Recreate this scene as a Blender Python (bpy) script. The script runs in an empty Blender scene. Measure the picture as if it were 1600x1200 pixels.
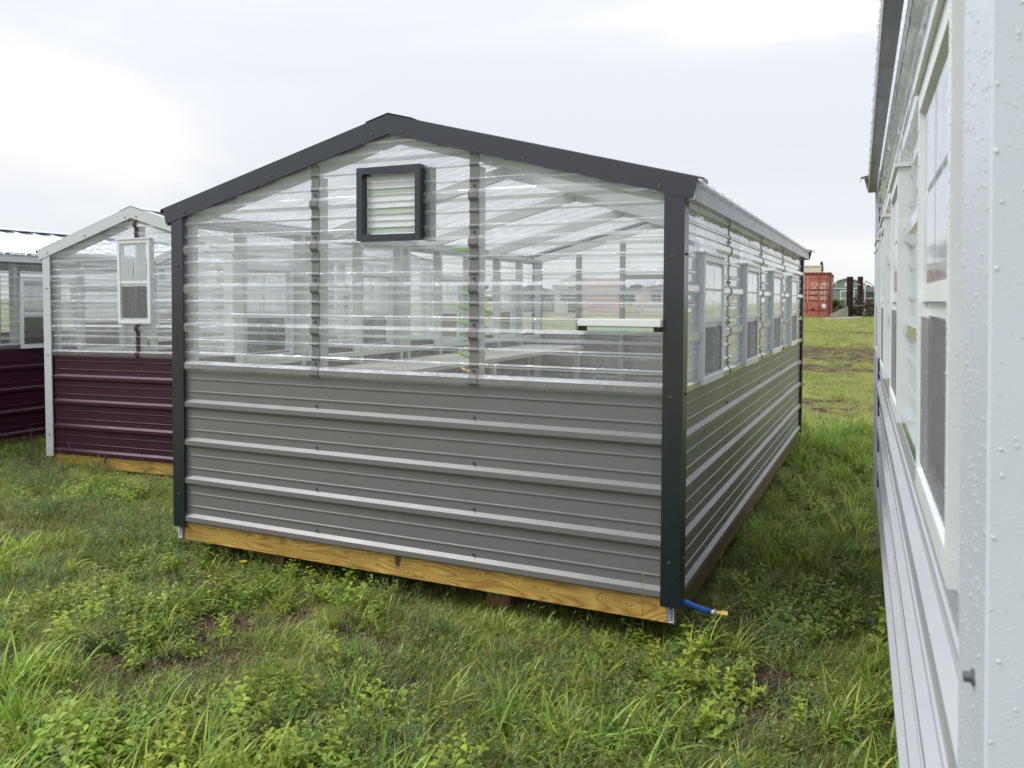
import bpy, bmesh, math, random
import numpy as np
from mathutils import Vector, Matrix

# ------------------------------------------------------------------ camera, sky, sun
sc = bpy.context.scene
COL = sc.collection
rng = np.random.default_rng(7)
random.seed(7)

YAW, PITCH, ROLL = 0.43552, 0.03160, -0.00485
CAM = Vector((0.8204, -3.5587, 1.3001))
cd = bpy.data.cameras.new("camera")
cam = bpy.data.objects.new("camera", cd)
COL.objects.link(cam)
fwd = Vector((-math.sin(YAW), math.cos(YAW), 0)); rgt = Vector((math.cos(YAW), math.sin(YAW), 0)); upz = Vector((0, 0, 1))
F = fwd * math.cos(PITCH) - upz * math.sin(PITCH)
U = fwd * math.sin(PITCH) + upz * math.cos(PITCH)
R = rgt * math.cos(ROLL) - U * math.sin(ROLL)
U2 = rgt * math.sin(ROLL) + U * math.cos(ROLL)
m = Matrix.Identity(4)
for i in range(3):
    m[i][0] = R[i]; m[i][1] = U2[i]; m[i][2] = -F[i]; m[i][3] = CAM[i]
cam.matrix_world = m
cd.sensor_width = 36.0
cd.lens = 36.0 * 1268.0 / 1600.0
cd.shift_y = -90.0 / 1600.0
cd.clip_start = 0.02
cd.clip_end = 2000
cd.dof.use_dof = True
cd.dof.focus_distance = 4.6
cd.dof.aperture_fstop = 9.0
sc.camera = cam

SUN_EL, SUN_AZ = math.radians(50), math.radians(236)   # azimuth measured from +Y towards +X
world = bpy.data.worlds.new("World")
sc.world = world
world.use_nodes = True
nt = world.node_tree
nt.nodes.clear()
def N(tree, kind, **kw):
    n = tree.nodes.new(kind)
    for k, v in kw.items():
        setattr(n, k, v)
    return n
out = N(nt, "ShaderNodeOutputWorld")
bg_sky = N(nt, "ShaderNodeBackground"); bg_cloud = N(nt, "ShaderNodeBackground"); mixw = N(nt, "ShaderNodeMixShader")
sky = N(nt, "ShaderNodeTexSky"); sky.sky_type = 'NISHITA'; sky.sun_disc = False
sky.sun_elevation = SUN_EL; sky.sun_rotation = SUN_AZ
bg_sky.inputs[1].default_value = 0.08
nt.links.new(sky.outputs[0], bg_sky.inputs[0])
tc = N(nt, "ShaderNodeTexCoord")
mp = N(nt, "ShaderNodeMapping"); mp.inputs['Location'].default_value = (5.2, 0.3, 1.7); mp.inputs['Scale'].default_value = (1.0, 1.0, 4.2); mp.inputs['Rotation'].default_value = (0.05, 0.06, 0.9)
nz = N(nt, "ShaderNodeTexNoise"); nz.inputs['Scale'].default_value = 1.35; nz.inputs['Detail'].default_value = 6; nz.inputs['Roughness'].default_value = 0.45; nz.inputs['Distortion'].default_value = 0.4
rp = N(nt, "ShaderNodeValToRGB")
rp.color_ramp.elements[0].position = 0.40; rp.color_ramp.elements[0].color = (0.80, 0.82, 0.88, 1)
rp.color_ramp.elements[1].position = 0.60; rp.color_ramp.elements[1].color = (1.0, 0.995, 0.98, 1)
e_ = rp.color_ramp.elements.new(0.5); e_.color = (0.85, 0.865, 0.91, 1)
nt.links.new(tc.outputs['Generated'], mp.inputs[0]); nt.links.new(mp.outputs[0], nz.inputs['Vector'])
nt.links.new(nz.outputs[0], rp.inputs[0]); 
sx = N(nt, "ShaderNodeSeparateXYZ"); nt.links.new(tc.outputs['Generated'], sx.inputs[0])
cie = N(nt, "ShaderNodeMapRange"); cie.inputs[1].default_value = 0.15; cie.inputs[2].default_value = 1.0; cie.inputs[3].default_value = 1.0; cie.inputs[4].default_value = 1.45
nt.links.new(sx.outputs[2], cie.inputs[0])
cs = N(nt, "ShaderNodeVectorMath", operation='SCALE'); nt.links.new(rp.outputs[0], cs.inputs[0]); nt.links.new(cie.outputs[0], cs.inputs['Scale'])
nt.links.new(cs.outputs[0], bg_cloud.inputs[0])
bg_cloud.inputs[1].default_value = 0.70
mixw.inputs[0].default_value = 0.93
nt.links.new(bg_sky.outputs[0], mixw.inputs[1]); nt.links.new(bg_cloud.outputs[0], mixw.inputs[2])
nt.links.new(mixw.outputs[0], out.inputs[0])

sd = bpy.data.lights.new("sun", 'SUN'); sd.energy = 1.5; sd.angle = math.radians(24); sd.color = (1.0, 0.975, 0.94)
sun = bpy.data.objects.new("sun", sd); COL.objects.link(sun)
sdir = Vector((math.sin(SUN_AZ) * math.cos(SUN_EL), math.cos(SUN_AZ) * math.cos(SUN_EL), math.sin(SUN_EL)))
sun.rotation_euler = sdir.to_track_quat('Z', 'Y').to_euler()

sc.view_settings.view_transform = 'Standard'
sc.view_settings.look = 'None'
sc.view_settings.exposure = 0.6
sc.view_settings.gamma = 1.0
sc.view_settings.use_curve_mapping = False
sc.render.engine = 'CYCLES'
sc.cycles.use_denoising = True
sc.cycles.max_bounces = 14
sc.cycles.transparent_max_bounces = 48
sc.cycles.transmission_bounces = 10
sc.cycles.glossy_bounces = 4
sc.cycles.diffuse_bounces = 3
sc.cycles.caustics_reflective = False
sc.cycles.caustics_refractive = False

# ------------------------------------------------------------------ materials
def newmat(name):
    mt = bpy.data.materials.new(name); mt.use_nodes = True
    t = mt.node_tree; t.nodes.clear()
    o = N(t, "ShaderNodeOutputMaterial")
    return mt, t, o
def L(t, a, b): t.links.new(a, b)

def wet_bump(t, strength=0.25, scale=140.0, dist=0.002):
    """rain droplets: sparse round bumps plus fine orange peel"""
    tcn = N(t, "ShaderNodeTexCoord")
    v = N(t, "ShaderNodeTexVoronoi"); v.inputs['Scale'].default_value = scale
    r = N(t, "ShaderNodeMapRange"); r.inputs[1].default_value = 0.12; r.inputs[2].default_value = 0.36; r.inputs[3].default_value = 1.0; r.inputs[4].default_value = 0.0
    L(t, tcn.outputs['Object'], v.inputs['Vector']); L(t, v.outputs['Distance'], r.inputs[0])
    n = N(t, "ShaderNodeTexNoise"); n.inputs['Scale'].default_value = scale * 0.25
    L(t, tcn.outputs['Object'], n.inputs['Vector'])
    gt = N(t, "ShaderNodeMapRange"); gt.inputs[1].default_value = 0.47; gt.inputs[2].default_value = 0.6
    L(t, n.outputs[0], gt.inputs[0])
    mu = N(t, "ShaderNodeMath", operation='MULTIPLY'); L(t, r.outputs[0], mu.inputs[0]); L(t, gt.outputs[0], mu.inputs[1])
    b = N(t, "ShaderNodeBump"); b.inputs['Strength'].default_value = strength; b.inputs['Distance'].default_value = dist
    L(t, mu.outputs[0], b.inputs['Height'])
    return tcn, b, mu

def painted(name, col, rough=0.32, spec=0.5, var=0.12, wet=0.3, coat=0.0, metallic=0.0, scale=140.0, splash=False):
    mt, t, o = newmat(name)
    p = N(t, "ShaderNodeBsdfPrincipled")
    tcn, b, mu = wet_bump(t, wet, scale)
    n = N(t, "ShaderNodeTexNoise"); n.inputs['Scale'].default_value = 3.0; n.inputs['Detail'].default_value = 7; n.inputs['Roughness'].default_value = 0.65
    mpn = N(t, "ShaderNodeMapping"); mpn.inputs['Scale'].default_value = (1, 1, 0.35)
    L(t, tcn.outputs['Object'], mpn.inputs[0]); L(t, mpn.outputs[0], n.inputs['Vector'])
    mr = N(t, "ShaderNodeMapRange"); mr.inputs[3].default_value = 1 - var; mr.inputs[4].default_value = 1 + var
    L(t, n.outputs[0], mr.inputs[0])
    mx = N(t, "ShaderNodeVectorMath", operation='SCALE'); mx.inputs[0].default_value = col
    L(t, mr.outputs[0], mx.inputs['Scale']); L(t, mx.outputs[0], p.inputs['Base Color'])
    rr = N(t, "ShaderNodeMapRange"); rr.inputs[3].default_value = max(0.05, rough - 0.08); rr.inputs[4].default_value = rough + 0.12
    L(t, n.outputs[0], rr.inputs[0]); L(t, rr.outputs[0], p.inputs['Roughness'])
    p.inputs['Specular IOR Level'].default_value = spec
    p.inputs['Metallic'].default_value = metallic
    p.inputs['Coat Weight'].default_value = coat
    wn = N(t, "ShaderNodeTexNoise"); wn.inputs['Scale'].default_value = 2.6; wn.inputs['Detail'].default_value = 2; L(t, tcn.outputs['Object'], wn.inputs['Vector'])
    wb = N(t, "ShaderNodeBump"); wb.inputs['Strength'].default_value = 0.25; wb.inputs['Distance'].default_value = 0.015
    L(t, wn.outputs[0], wb.inputs['Height']); L(t, b.outputs[0], wb.inputs['Normal']); L(t, wb.outputs[0], p.inputs['Normal'])
    # dust and splashed soil, fading out upwards from the sill, as separate specks
    if splash:
        sp = N(t, "ShaderNodeSeparateXYZ"); L(t, tcn.outputs['Object'], sp.inputs[0])
        zr = N(t, "ShaderNodeMapRange"); zr.inputs[1].default_value = 0.0; zr.inputs[2].default_value = 0.35; zr.inputs[3].default_value = 0.10; zr.inputs[4].default_value = 0.0; L(t, sp.outputs[2], zr.inputs[0])
        sn_ = N(t, "ShaderNodeTexNoise"); sn_.inputs['Scale'].default_value = 55; sn_.inputs['Detail'].default_value = 5; L(t, tcn.outputs['Object'], sn_.inputs['Vector'])
        sa = N(t, "ShaderNodeMath", operation='ADD'); L(t, sn_.outputs[0], sa.inputs[0]); L(t, zr.outputs[0], sa.inputs[1])
        sr = N(t, "ShaderNodeMapRange"); sr.inputs[1].default_value = 0.62; sr.inputs[2].default_value = 0.72; sr.inputs[4].default_value = 0.55; L(t, sa.outputs[0], sr.inputs[0])
        sm_ = N(t, "ShaderNodeMix"); sm_.data_type = 'RGBA'; L(t, sr.outputs[0], sm_.inputs[0]); L(t, mx.outputs[0], sm_.inputs[6]); sm_.inputs[7].default_value = (0.20, 0.16, 0.12, 1)
        L(t, sm_.outputs[2], p.inputs['Base Color'])
    L(t, p.outputs[0], o.inputs[0])
    return mt

def clear_sheet(name, milky=0.10, tint=(0.93, 0.965, 0.955), drops=0.35, base_f=0.09, rough=0.06, tree_scale=110.0, wave=0.35):
    """clear corrugated polycarbonate: see-through, reflects more at grazing angles, beaded with rain"""
    mt, t, o = newmat(name)
    tr = N(t, "ShaderNodeBsdfTransparent"); tr.inputs[0].default_value = (*tint, 1)
    gl = N(t, "ShaderNodeBsdfGlossy"); gl.inputs['Color'].default_value = (0.95, 0.97, 1, 1); gl.inputs['Roughness'].default_value = rough
    df = N(t, "ShaderNodeBsdfDiffuse"); df.inputs[0].default_value = (0.90, 0.93, 0.99, 1)
    tl = N(t, "ShaderNodeBsdfTranslucent"); tl.inputs[0].default_value = (0.92, 0.95, 1.0, 1)
    md = N(t, "ShaderNodeMixShader"); md.inputs[0].default_value = 0.45
    L(t, df.outputs[0], md.inputs[1]); L(t, tl.outputs[0], md.inputs[2])
    tcn, b, mu = wet_bump(t, 0.5, tree_scale)
    # long wavy distortion of the sheet
    wn = N(t, "ShaderNodeTexNoise"); wn.inputs['Scale'].default_value = 5.0
    mpn = N(t, "ShaderNodeMapping"); mpn.inputs['Scale'].default_value = (0.5, 0.5, 2.5)
    L(t, tcn.outputs['Object'], mpn.inputs[0]); L(t, mpn.outputs[0], wn.inputs['Vector'])
    b2 = N(t, "ShaderNodeBump"); b2.inputs['Strength'].default_value = wave; b2.inputs['Distance'].default_value = 0.02
    L(t, wn.outputs[0], b2.inputs['Height']); L(t, b.outputs[0], b2.inputs['Normal'])
    L(t, b2.outputs[0], gl.inputs['Normal'])
    lw = N(t, "ShaderNodeLayerWeight"); lw.inputs[0].default_value = 0.5
    pw = N(t, "ShaderNodeMath", operation='POWER'); pw.inputs[1].default_value = 3.6; L(t, lw.outputs['Facing'], pw.inputs[0])
    mr = N(t, "ShaderNodeMapRange"); mr.inputs[3].default_value = base_f; mr.inputs[4].default_value = 0.95
    L(t, pw.outputs[0], mr.inputs[0])
    # milky share, more where streaked
    sn = N(t, "ShaderNodeTexNoise"); sn.inputs['Scale'].default_value = 2.2; sn.inputs['Detail'].default_value = 6
    L(t, mpn.outputs[0], sn.inputs['Vector'])
    sm = N(t, "ShaderNodeMapRange"); sm.inputs[1].default_value = 0.3; sm.inputs[2].default_value = 0.75; sm.inputs[3].default_value = milky * 0.5; sm.inputs[4].default_value = milky * 1.7
    L(t, sn.outputs[0], sm.inputs[0])
    da = N(t, "ShaderNodeMath", operation='MULTIPLY_ADD'); da.inputs[1].default_value = drops
    L(t, mu.outputs[0], da.inputs[0]); L(t, sm.outputs[0], da.inputs[2])
    m1 = N(t, "ShaderNodeMixShader"); L(t, da.outputs[0], m1.inputs[0]); L(t, tr.outputs[0], m1.inputs[1]); L(t, md.outputs[0], m1.inputs[2])
    m2 = N(t, "ShaderNodeMixShader"); L(t, mr.outputs[0], m2.inputs[0]); L(t, m1.outputs[0], m2.inputs[1]); L(t, gl.outputs[0], m2.inputs[2])
    L(t, m2.outputs[0], o.inputs[0])
    return mt

def noisy(name, c1, c2, scale=8.0, rough=0.8, bump=0.2, detail=8, stretch=(1, 1, 1), dist=0.01, spec=0.3):
    mt, t, o = newmat(name)
    p = N(t, "ShaderNodeBsdfPrincipled"); p.inputs['Roughness'].default_value = rough; p.inputs['Specular IOR Level'].default_value = spec
    tcn = N(t, "ShaderNodeTexCoord"); mpn = N(t, "ShaderNodeMapping"); mpn.inputs['Scale'].default_value = stretch
    n = N(t, "ShaderNodeTexNoise"); n.inputs['Scale'].default_value = scale; n.inputs['Detail'].default_value = detail; n.inputs['Roughness'].default_value = 0.65
    L(t, tcn.outputs['Object'], mpn.inputs[0]); L(t, mpn.outputs[0], n.inputs['Vector'])
    r = N(t, "ShaderNodeValToRGB"); r.color_ramp.elements[0].position = 0.3; r.color_ramp.elements[1].position = 0.7
    r.color_ramp.elements[0].color = (*c1, 1); r.color_ramp.elements[1].color = (*c2, 1)
    L(t, n.outputs[0], r.inputs[0]); L(t, r.outputs[0], p.inputs['Base Color'])
    b = N(t, "ShaderNodeBump"); b.inputs['Strength'].default_value = bump; b.inputs['Distance'].default_value = dist
    L(t, n.outputs[0], b.inputs['Height']); L(t, b.outputs[0], p.inputs['Normal'])
    L(t, p.outputs[0], o.inputs[0])
    return mt

def wood(name, axis=0, c_dark=(0.20, 0.085, 0.018), c_mid=(0.47, 0.24, 0.055), c_light=(0.62, 0.38, 0.12), knots=True):
    mt, t, o = newmat(name)
    p = N(t, "ShaderNodeBsdfPrincipled"); p.inputs['Roughness'].default_value = 0.5; p.inputs['Specular IOR Level'].default_value = 0.4
    tcn = N(t, "ShaderNodeTexCoord")
    mpn = N(t, "ShaderNodeMapping"); s = [9.0, 9.0, 9.0]; s[axis] = 1.5; mpn.inputs['Scale'].default_value = s
    L(t, tcn.outputs['Object'], mpn.inputs[0])
    # plain-sawn figure: contour lines of a smooth stretched noise
    n1 = N(t, "ShaderNodeTexNoise"); n1.inputs['Scale'].default_value = 1.0; n1.inputs['Detail'].default_value = 1.2; n1.inputs['Roughness'].default_value = 0.35; n1.inputs['Distortion'].default_value = 0.35
    L(t, mpn.outputs[0], n1.inputs['Vector'])
    acc = n1.outputs[0]
    kn = ((-2.62, -.075), (-2.2, -.11), (-1.72, -.08), (-1.36, -.10), (-1.05, -.07), (-.72, -.085), (-.30, -.08)) if knots else ()
    for kx, kz in kn:
        off = N(t, "ShaderNodeVectorMath", operation='SUBTRACT'); off.inputs[1].default_value = (kx, 0.004, kz); L(t, tcn.outputs['Object'], off.inputs[0])
        msc = N(t, "ShaderNodeVectorMath", operation='MULTIPLY'); msc.inputs[1].default_value = (9, 9, 26); L(t, off.outputs[0], msc.inputs[0])
        ln = N(t, "ShaderNodeVectorMath", operation='LENGTH'); L(t, msc.outputs[0], ln.inputs[0])
        rm = N(t, "ShaderNodeMapRange", interpolation_type='SMOOTHSTEP'); rm.inputs[1].default_value = 0; rm.inputs[2].default_value = 1.0; rm.inputs[3].default_value = .22; rm.inputs[4].default_value = 0; L(t, ln.outputs[1], rm.inputs[0])
        aa = N(t, "ShaderNodeMath", operation='ADD'); L(t, acc, aa.inputs[0]); L(t, rm.outputs[0], aa.inputs[1]); acc = aa.outputs[0]
    mu = N(t, "ShaderNodeMath", operation='MULTIPLY'); mu.inputs[1].default_value = 17.0; L(t, acc, mu.inputs[0])
    fr = N(t, "ShaderNodeMath", operation='FRACT'); L(t, mu.outputs[0], fr.inputs[0])
    r = N(t, "ShaderNodeValToRGB")
    r.color_ramp.elements[0].position = 0.0; r.color_ramp.elements[0].color = (*c_dark, 1)
    r.color_ramp.elements[1].position = 0.16; r.color_ramp.elements[1].color = (*c_mid, 1)
    for pos, c in ((0.5, c_light), (0.8, c_mid), (1.0, c_dark)):
        e = r.color_ramp.elements.new(pos); e.color = (*c, 1)
    L(t, fr.outputs[0], r.inputs[0])
    # fine fibre
    mp2 = N(t, "ShaderNodeMapping"); s = [160.0] * 3; s[axis] = 6.0; mp2.inputs['Scale'].default_value = s
    L(t, tcn.outputs['Object'], mp2.inputs[0])
    n2 = N(t, "ShaderNodeTexNoise"); n2.inputs['Scale'].default_value = 1.0; n2.inputs['Detail'].default_value = 3
    L(t, mp2.outputs[0], n2.inputs['Vector'])
    mr = N(t, "ShaderNodeMapRange"); mr.inputs[3].default_value = 0.72; mr.inputs[4].default_value = 1.22; L(t, n2.outputs[0], mr.inputs[0])
    # patchy treatment and dark stains
    n3 = N(t, "ShaderNodeTexNoise"); n3.inputs['Scale'].default_value = 3.0; n3.inputs['Detail'].default_value = 4
    L(t, tcn.outputs['Object'], n3.inputs['Vector'])
    mr3 = N(t, "ShaderNodeMapRange"); mr3.inputs[1].default_value = 0.3; mr3.inputs[2].default_value = 0.7; mr3.inputs[3].default_value = 0.78; mr3.inputs[4].default_value = 1.12; L(t, n3.outputs[0], mr3.inputs[0])
    mm = N(t, "ShaderNodeMath", operation='MULTIPLY'); L(t, mr.outputs[0], mm.inputs[0]); L(t, mr3.outputs[0], mm.inputs[1])
    sc_ = N(t, "ShaderNodeVectorMath", operation='SCALE'); L(t, r.outputs[0], sc_.inputs[0]); L(t, mm.outputs[0], sc_.inputs['Scale'])
    L(t, sc_.outputs[0], p.inputs['Base Color'])
    if knots:
        off = N(t, "ShaderNodeVectorMath", operation='SUBTRACT'); off.inputs[1].default_value = (-1.49, 0.004, -.062); L(t, tcn.outputs['Object'], off.inputs[0])
        msc = N(t, "ShaderNodeVectorMath", operation='MULTIPLY'); msc.inputs[1].default_value = (34, 20, 17); L(t, off.outputs[0], msc.inputs[0])
        ln = N(t, "ShaderNodeVectorMath", operation='LENGTH'); L(t, msc.outputs[0], ln.inputs[0])
        ns = N(t, "ShaderNodeTexNoise"); ns.inputs['Scale'].default_value = 60; L(t, tcn.outputs['Object'], ns.inputs['Vector'])
        ax = N(t, "ShaderNodeMath", operation='ADD'); L(t, ln.outputs[1], ax.inputs[0]); L(t, ns.outputs[0], ax.inputs[1])
        sr = N(t, "ShaderNodeMapRange"); sr.inputs[1].default_value = .9; sr.inputs[2].default_value = 1.35; sr.inputs[3].default_value = .9; sr.inputs[4].default_value = 0; L(t, ax.outputs[0], sr.inputs[0])
        mxx = N(t, "ShaderNodeMix"); mxx.data_type = 'RGBA'; L(t, sr.outputs[0], mxx.inputs[0]); L(t, sc_.outputs[0], mxx.inputs[6]); mxx.inputs[7].default_value = (.035, .025, .035, 1); L(t, mxx.outputs[2], p.inputs['Base Color'])
    b = N(t, "ShaderNodeBump"); b.inputs['Strength'].default_value = 0.25; b.inputs['Distance'].default_value = 0.002
    L(t, n2.outputs[0], b.inputs['Height']); L(t, b.outputs[0], p.inputs['Normal'])
    L(t, p.outputs[0], o.inputs[0])
    return mt

def leafmat(name, hue_var=0.03, val_var=0.5, trans=0.35):
    mt, t, o = newmat(name)
    at = N(t, "ShaderNodeAttribute"); at.attribute_name = 'tint'; at.attribute_type = 'GEOMETRY'
    oi = N(t, "ShaderNodeObjectInfo")
    hs = N(t, "ShaderNodeHueSaturation")
    mh = N(t, "ShaderNodeMapRange"); mh.inputs[3].default_value = 0.5 - hue_var; mh.inputs[4].default_value = 0.5 + hue_var * 0.8; L(t, oi.outputs['Random'], mh.inputs[0])
    m7 = N(t, "ShaderNodeMath", operation='MULTIPLY'); m7.inputs[1].default_value = 7.31; L(t, oi.outputs['Random'], m7.inputs[0])
    f7 = N(t, "ShaderNodeMath", operation='FRACT'); L(t, m7.outputs[0], f7.inputs[0])
    mv = N(t, "ShaderNodeMapRange"); mv.inputs[3].default_value = 1 - val_var * 0.5; mv.inputs[4].default_value = 1 + val_var * 0.5; L(t, f7.outputs[0], mv.inputs[0])
    L(t, mh.outputs[0], hs.inputs['Hue']); L(t, mv.outputs[0], hs.inputs['Value']); L(t, at.outputs['Color'], hs.inputs['Color'])
    df = N(t, "ShaderNodeBsdfPrincipled"); df.inputs['Roughness'].default_value = 0.42; df.inputs['Specular IOR Level'].default_value = 0.45
    tl = N(t, "ShaderNodeBsdfTranslucent")
    L(t, hs.outputs[0], df.inputs['Base Color']); L(t, hs.outputs[0], tl.inputs[0])
    mx = N(t, "ShaderNodeMixShader"); mx.inputs[0].default_value = trans
    L(t, df.outputs[0], mx.inputs[1]); L(t, tl.outputs[0], mx.inputs[2]); L(t, mx.outputs[0], o.inputs[0])
    return mt

M = {}
M['charcoal'] = painted('charcoal_trim', (0.005, 0.009, 0.022), 0.25, 0.9, 0.15, 0.20, coat=0.05)
M['grey'] = painted('grey_steel', (0.172, 0.172, 0.180), 0.31, 0.62, 0.06, 0.0, scale=90, splash=True)
M['grey_strip'] = painted('grey_strip', (0.20, 0.195, 0.20), 0.35, 0.5, 0.08, 0.2)
M['fascia'] = painted('fascia_sky_reflection', (0.17, 0.18, 0.205), 0.25, 0.7, 0.25, 0.9, scale=110)  # dark trim lightened to grey, grazing sky reflection put into the colour
M['maroon'] = painted('maroon_steel', (0.044, 0.009, 0.028), 0.34, 0.4, 0.1, 0.2, scale=90)
M['maroon_strip'] = painted('maroon_strip', (0.06, 0.022, 0.03), 0.4, 0.4, 0.1, 0.2)
M['white'] = painted('white_trim', (0.60, 0.64, 0.66), 0.35, 0.4, 0.06, 0.3)
M['silver'] = painted('silver_trim', (0.60, 0.66, 0.76), 0.33, 0.4, 0.05, 0.2, scale=260)
M['silver_wall'] = painted('silver_steel', (0.50, 0.52, 0.57), 0.26, 0.7, 0.06, 0.0, scale=420)
M['vinyl'] = painted('white_vinyl', (0.78, 0.81, 0.84), 0.35, 0.45, 0.05, 0.2)
M['clear'] = clear_sheet('clear_polycarbonate', 0.17, tint=(.98, .99, .985), base_f=0.075)
M['clear_flank'] = clear_sheet('sky_whitened_flank', 0.60, tint=(.98, .985, .985), drops=0.3, base_f=0.2)  # extra milky white stands in for sky light refracted by the rib flanks
M['clear_roof'] = clear_sheet('clear_roof_sheet', 0.14, tint=(0.97, 0.98, 0.98), base_f=0.05)
M['opaque_roof'] = painted('milky_roof_sheet', (0.62, 0.68, 0.80), 0.22, 0.7, 0.08, 0.1)
M['clear_wet'] = clear_sheet('rain_covered_polycarbonate', 0.16, drops=0.6, base_f=0.09, tree_scale=150)
M['glass'] = clear_sheet('window_glass', 0.34, tint=(0.93, 0.97, 0.95), drops=0.1, base_f=0.10, rough=0.12, wave=0.04)
M['frosted'] = clear_sheet('rain_covered_glass', 0.2, tint=(0.86, 0.9, 0.89), drops=0.8, base_f=0.12, rough=0.08, tree_scale=160, wave=0.05)
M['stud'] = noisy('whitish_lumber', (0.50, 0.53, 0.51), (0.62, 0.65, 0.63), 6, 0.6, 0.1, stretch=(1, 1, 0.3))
M['stud_dark'] = noisy('dark_lumber', (0.18, 0.20, 0.19), (0.28, 0.31, 0.29), 6, 0.6, 0.1, stretch=(1, 1, 0.3))  # darker grey tone of the stud lumber
M['bench'] = noisy('pale_bench_board', (0.42, 0.42, 0.37), (0.56, 0.56, 0.5), 6, 0.6, 0.1)
M['floor'] = noisy('plywood_floor', (0.28, 0.26, 0.21), (0.38, 0.35, 0.29), 2, 0.7, 0.1)
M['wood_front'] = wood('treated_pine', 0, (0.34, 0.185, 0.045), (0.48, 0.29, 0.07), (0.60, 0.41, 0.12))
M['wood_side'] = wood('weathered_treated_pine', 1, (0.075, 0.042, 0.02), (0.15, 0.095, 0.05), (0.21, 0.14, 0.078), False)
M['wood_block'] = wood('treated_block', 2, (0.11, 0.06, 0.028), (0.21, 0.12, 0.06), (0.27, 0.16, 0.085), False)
M['hose_blue'] = painted('blue_hose', (0.01, 0.12, 0.62), 0.3, 0.5, 0.03, 0.0)
M['hose_green'] = painted('green_hose', (0.25, 0.62, 0.06), 0.35, 0.5, 0.1, 0.0)
M['brass'] = painted('brass', (0.75, 0.47, 0.16), 0.28, 0.5, 0.05, 0.0, metallic=0.85)
M['steel'] = painted('steel', (0.6, 0.62, 0.64), 0.3, 0.5, 0.05, 0.0, metallic=0.8)
M['screw'] = painted('zinc_screw', (0.14, 0.14, 0.15), 0.35, 0.6, 0.05, 0.0, metallic=0.5)
M['black'] = painted('black_plastic', (0.012, 0.014, 0.014), 0.45, 0.4, 0.05, 0.0)
M['paleplastic'] = painted('pale_green_plastic', (0.52, 0.60, 0.49), 0.4, 0.4, 0.03, 0.0)
M['whiteplastic'] = painted('white_plastic', (0.80, 0.82, 0.83), 0.4, 0.4, 0.02, 0.0)
M['louver'] = painted('white_louver', (0.93, 0.95, 0.97), 0.2, 0.5, 0.02, 0.0)
M['louver_gap'] = painted('pale_green_louver', (0.66, 0.74, 0.64), 0.25, 0.5, 0.02, 0.0)
M['tag_blue'] = painted('tag_blue', (0.03, 0.07, 0.38), 0.5, 0.3, 0.02, 0.0)
M['container'] = noisy('salmon_container_paint', (0.37, 0.125, 0.095), (0.46, 0.165, 0.125), 1.6, 0.6, 0.05)
M['container_dark'] = noisy('rusty_container_frame', (0.10, 0.025, 0.02), (0.22, 0.055, 0.042), 2.5, 0.7, 0.1)
M['letter'] = painted('faded_white_lettering', (0.85, 0.76, 0.72), 0.6, 0.3, 0.1, 0.0)
M['teal'] = noisy('teal_siding', (0.14, 0.21, 0.21), (0.19, 0.26, 0.26), 3, 0.7, 0.1)
M['palewhite'] = noisy('white_paint', (0.6, 0.62, 0.6), (0.72, 0.73, 0.7), 3, 0.6, 0.05)
M['cream'] = noisy('cream_panel', (0.62, 0.56, 0.43), (0.72, 0.66, 0.52), 3, 0.6, 0.05)
M['rustpost'] = noisy('dark_rusty_steel', (0.025, 0.014, 0.014), (0.06, 0.032, 0.03), 4, 0.6, 0.15)
M['concrete'] = noisy('pale_concrete', (0.45, 0.44, 0.39), (0.58, 0.57, 0.51), 3, 0.85, 0.2)
M['darkwin'] = painted('dark_window', (0.05, 0.06, 0.06), 0.2, 0.6, 0.1, 0.0)
M['bark'] = noisy('bark', (0.05, 0.038, 0.028), (0.1, 0.08, 0.06), 12, 0.9, 0.5, stretch=(1, 1, 0.2))
M['leaf'] = leafmat('grass_blades')
M['brush'] = leafmat('brush_leaves', 0.02, 0.4, 0.2)
M['pinkpaint'] = noisy('faded_pink_paint', (0.50, 0.32, 0.29), (0.6, 0.4, 0.37), 1.5, 0.7, 0.05)

# insect screen: half see-through grey mesh
mt, t, o = newmat('insect_screen')
tr = N(t, "ShaderNodeBsdfTransparent"); df = N(t, "ShaderNodeBsdfPrincipled"); df.inputs['Base Color'].default_value = (0.16, 0.165, 0.165, 1); df.inputs['Roughness'].default_value = 0.6
tcn, b, mu = wet_bump(t, 0.4, 170)
n = N(t, "ShaderNodeTexNoise"); n.inputs['Scale'].default_value = 60; n.inputs['Detail'].default_value = 3; L(t, tcn.outputs['Object'], n.inputs['Vector'])
mr = N(t, "ShaderNodeMapRange"); mr.inputs[1].default_value = 0.3; mr.inputs[2].default_value = 0.7; mr.inputs[3].default_value = 0.42; mr.inputs[4].default_value = 0.66; L(t, n.outputs[0], mr.inputs[0])
mx = N(t, "ShaderNodeMixShader"); L(t, mr.outputs[0], mx.inputs[0]); L(t, tr.outputs[0], mx.inputs[1]); L(t, df.outputs[0], mx.inputs[2]); L(t, mx.outputs[0], o.inputs[0])
M['screen'] = mt

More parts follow.
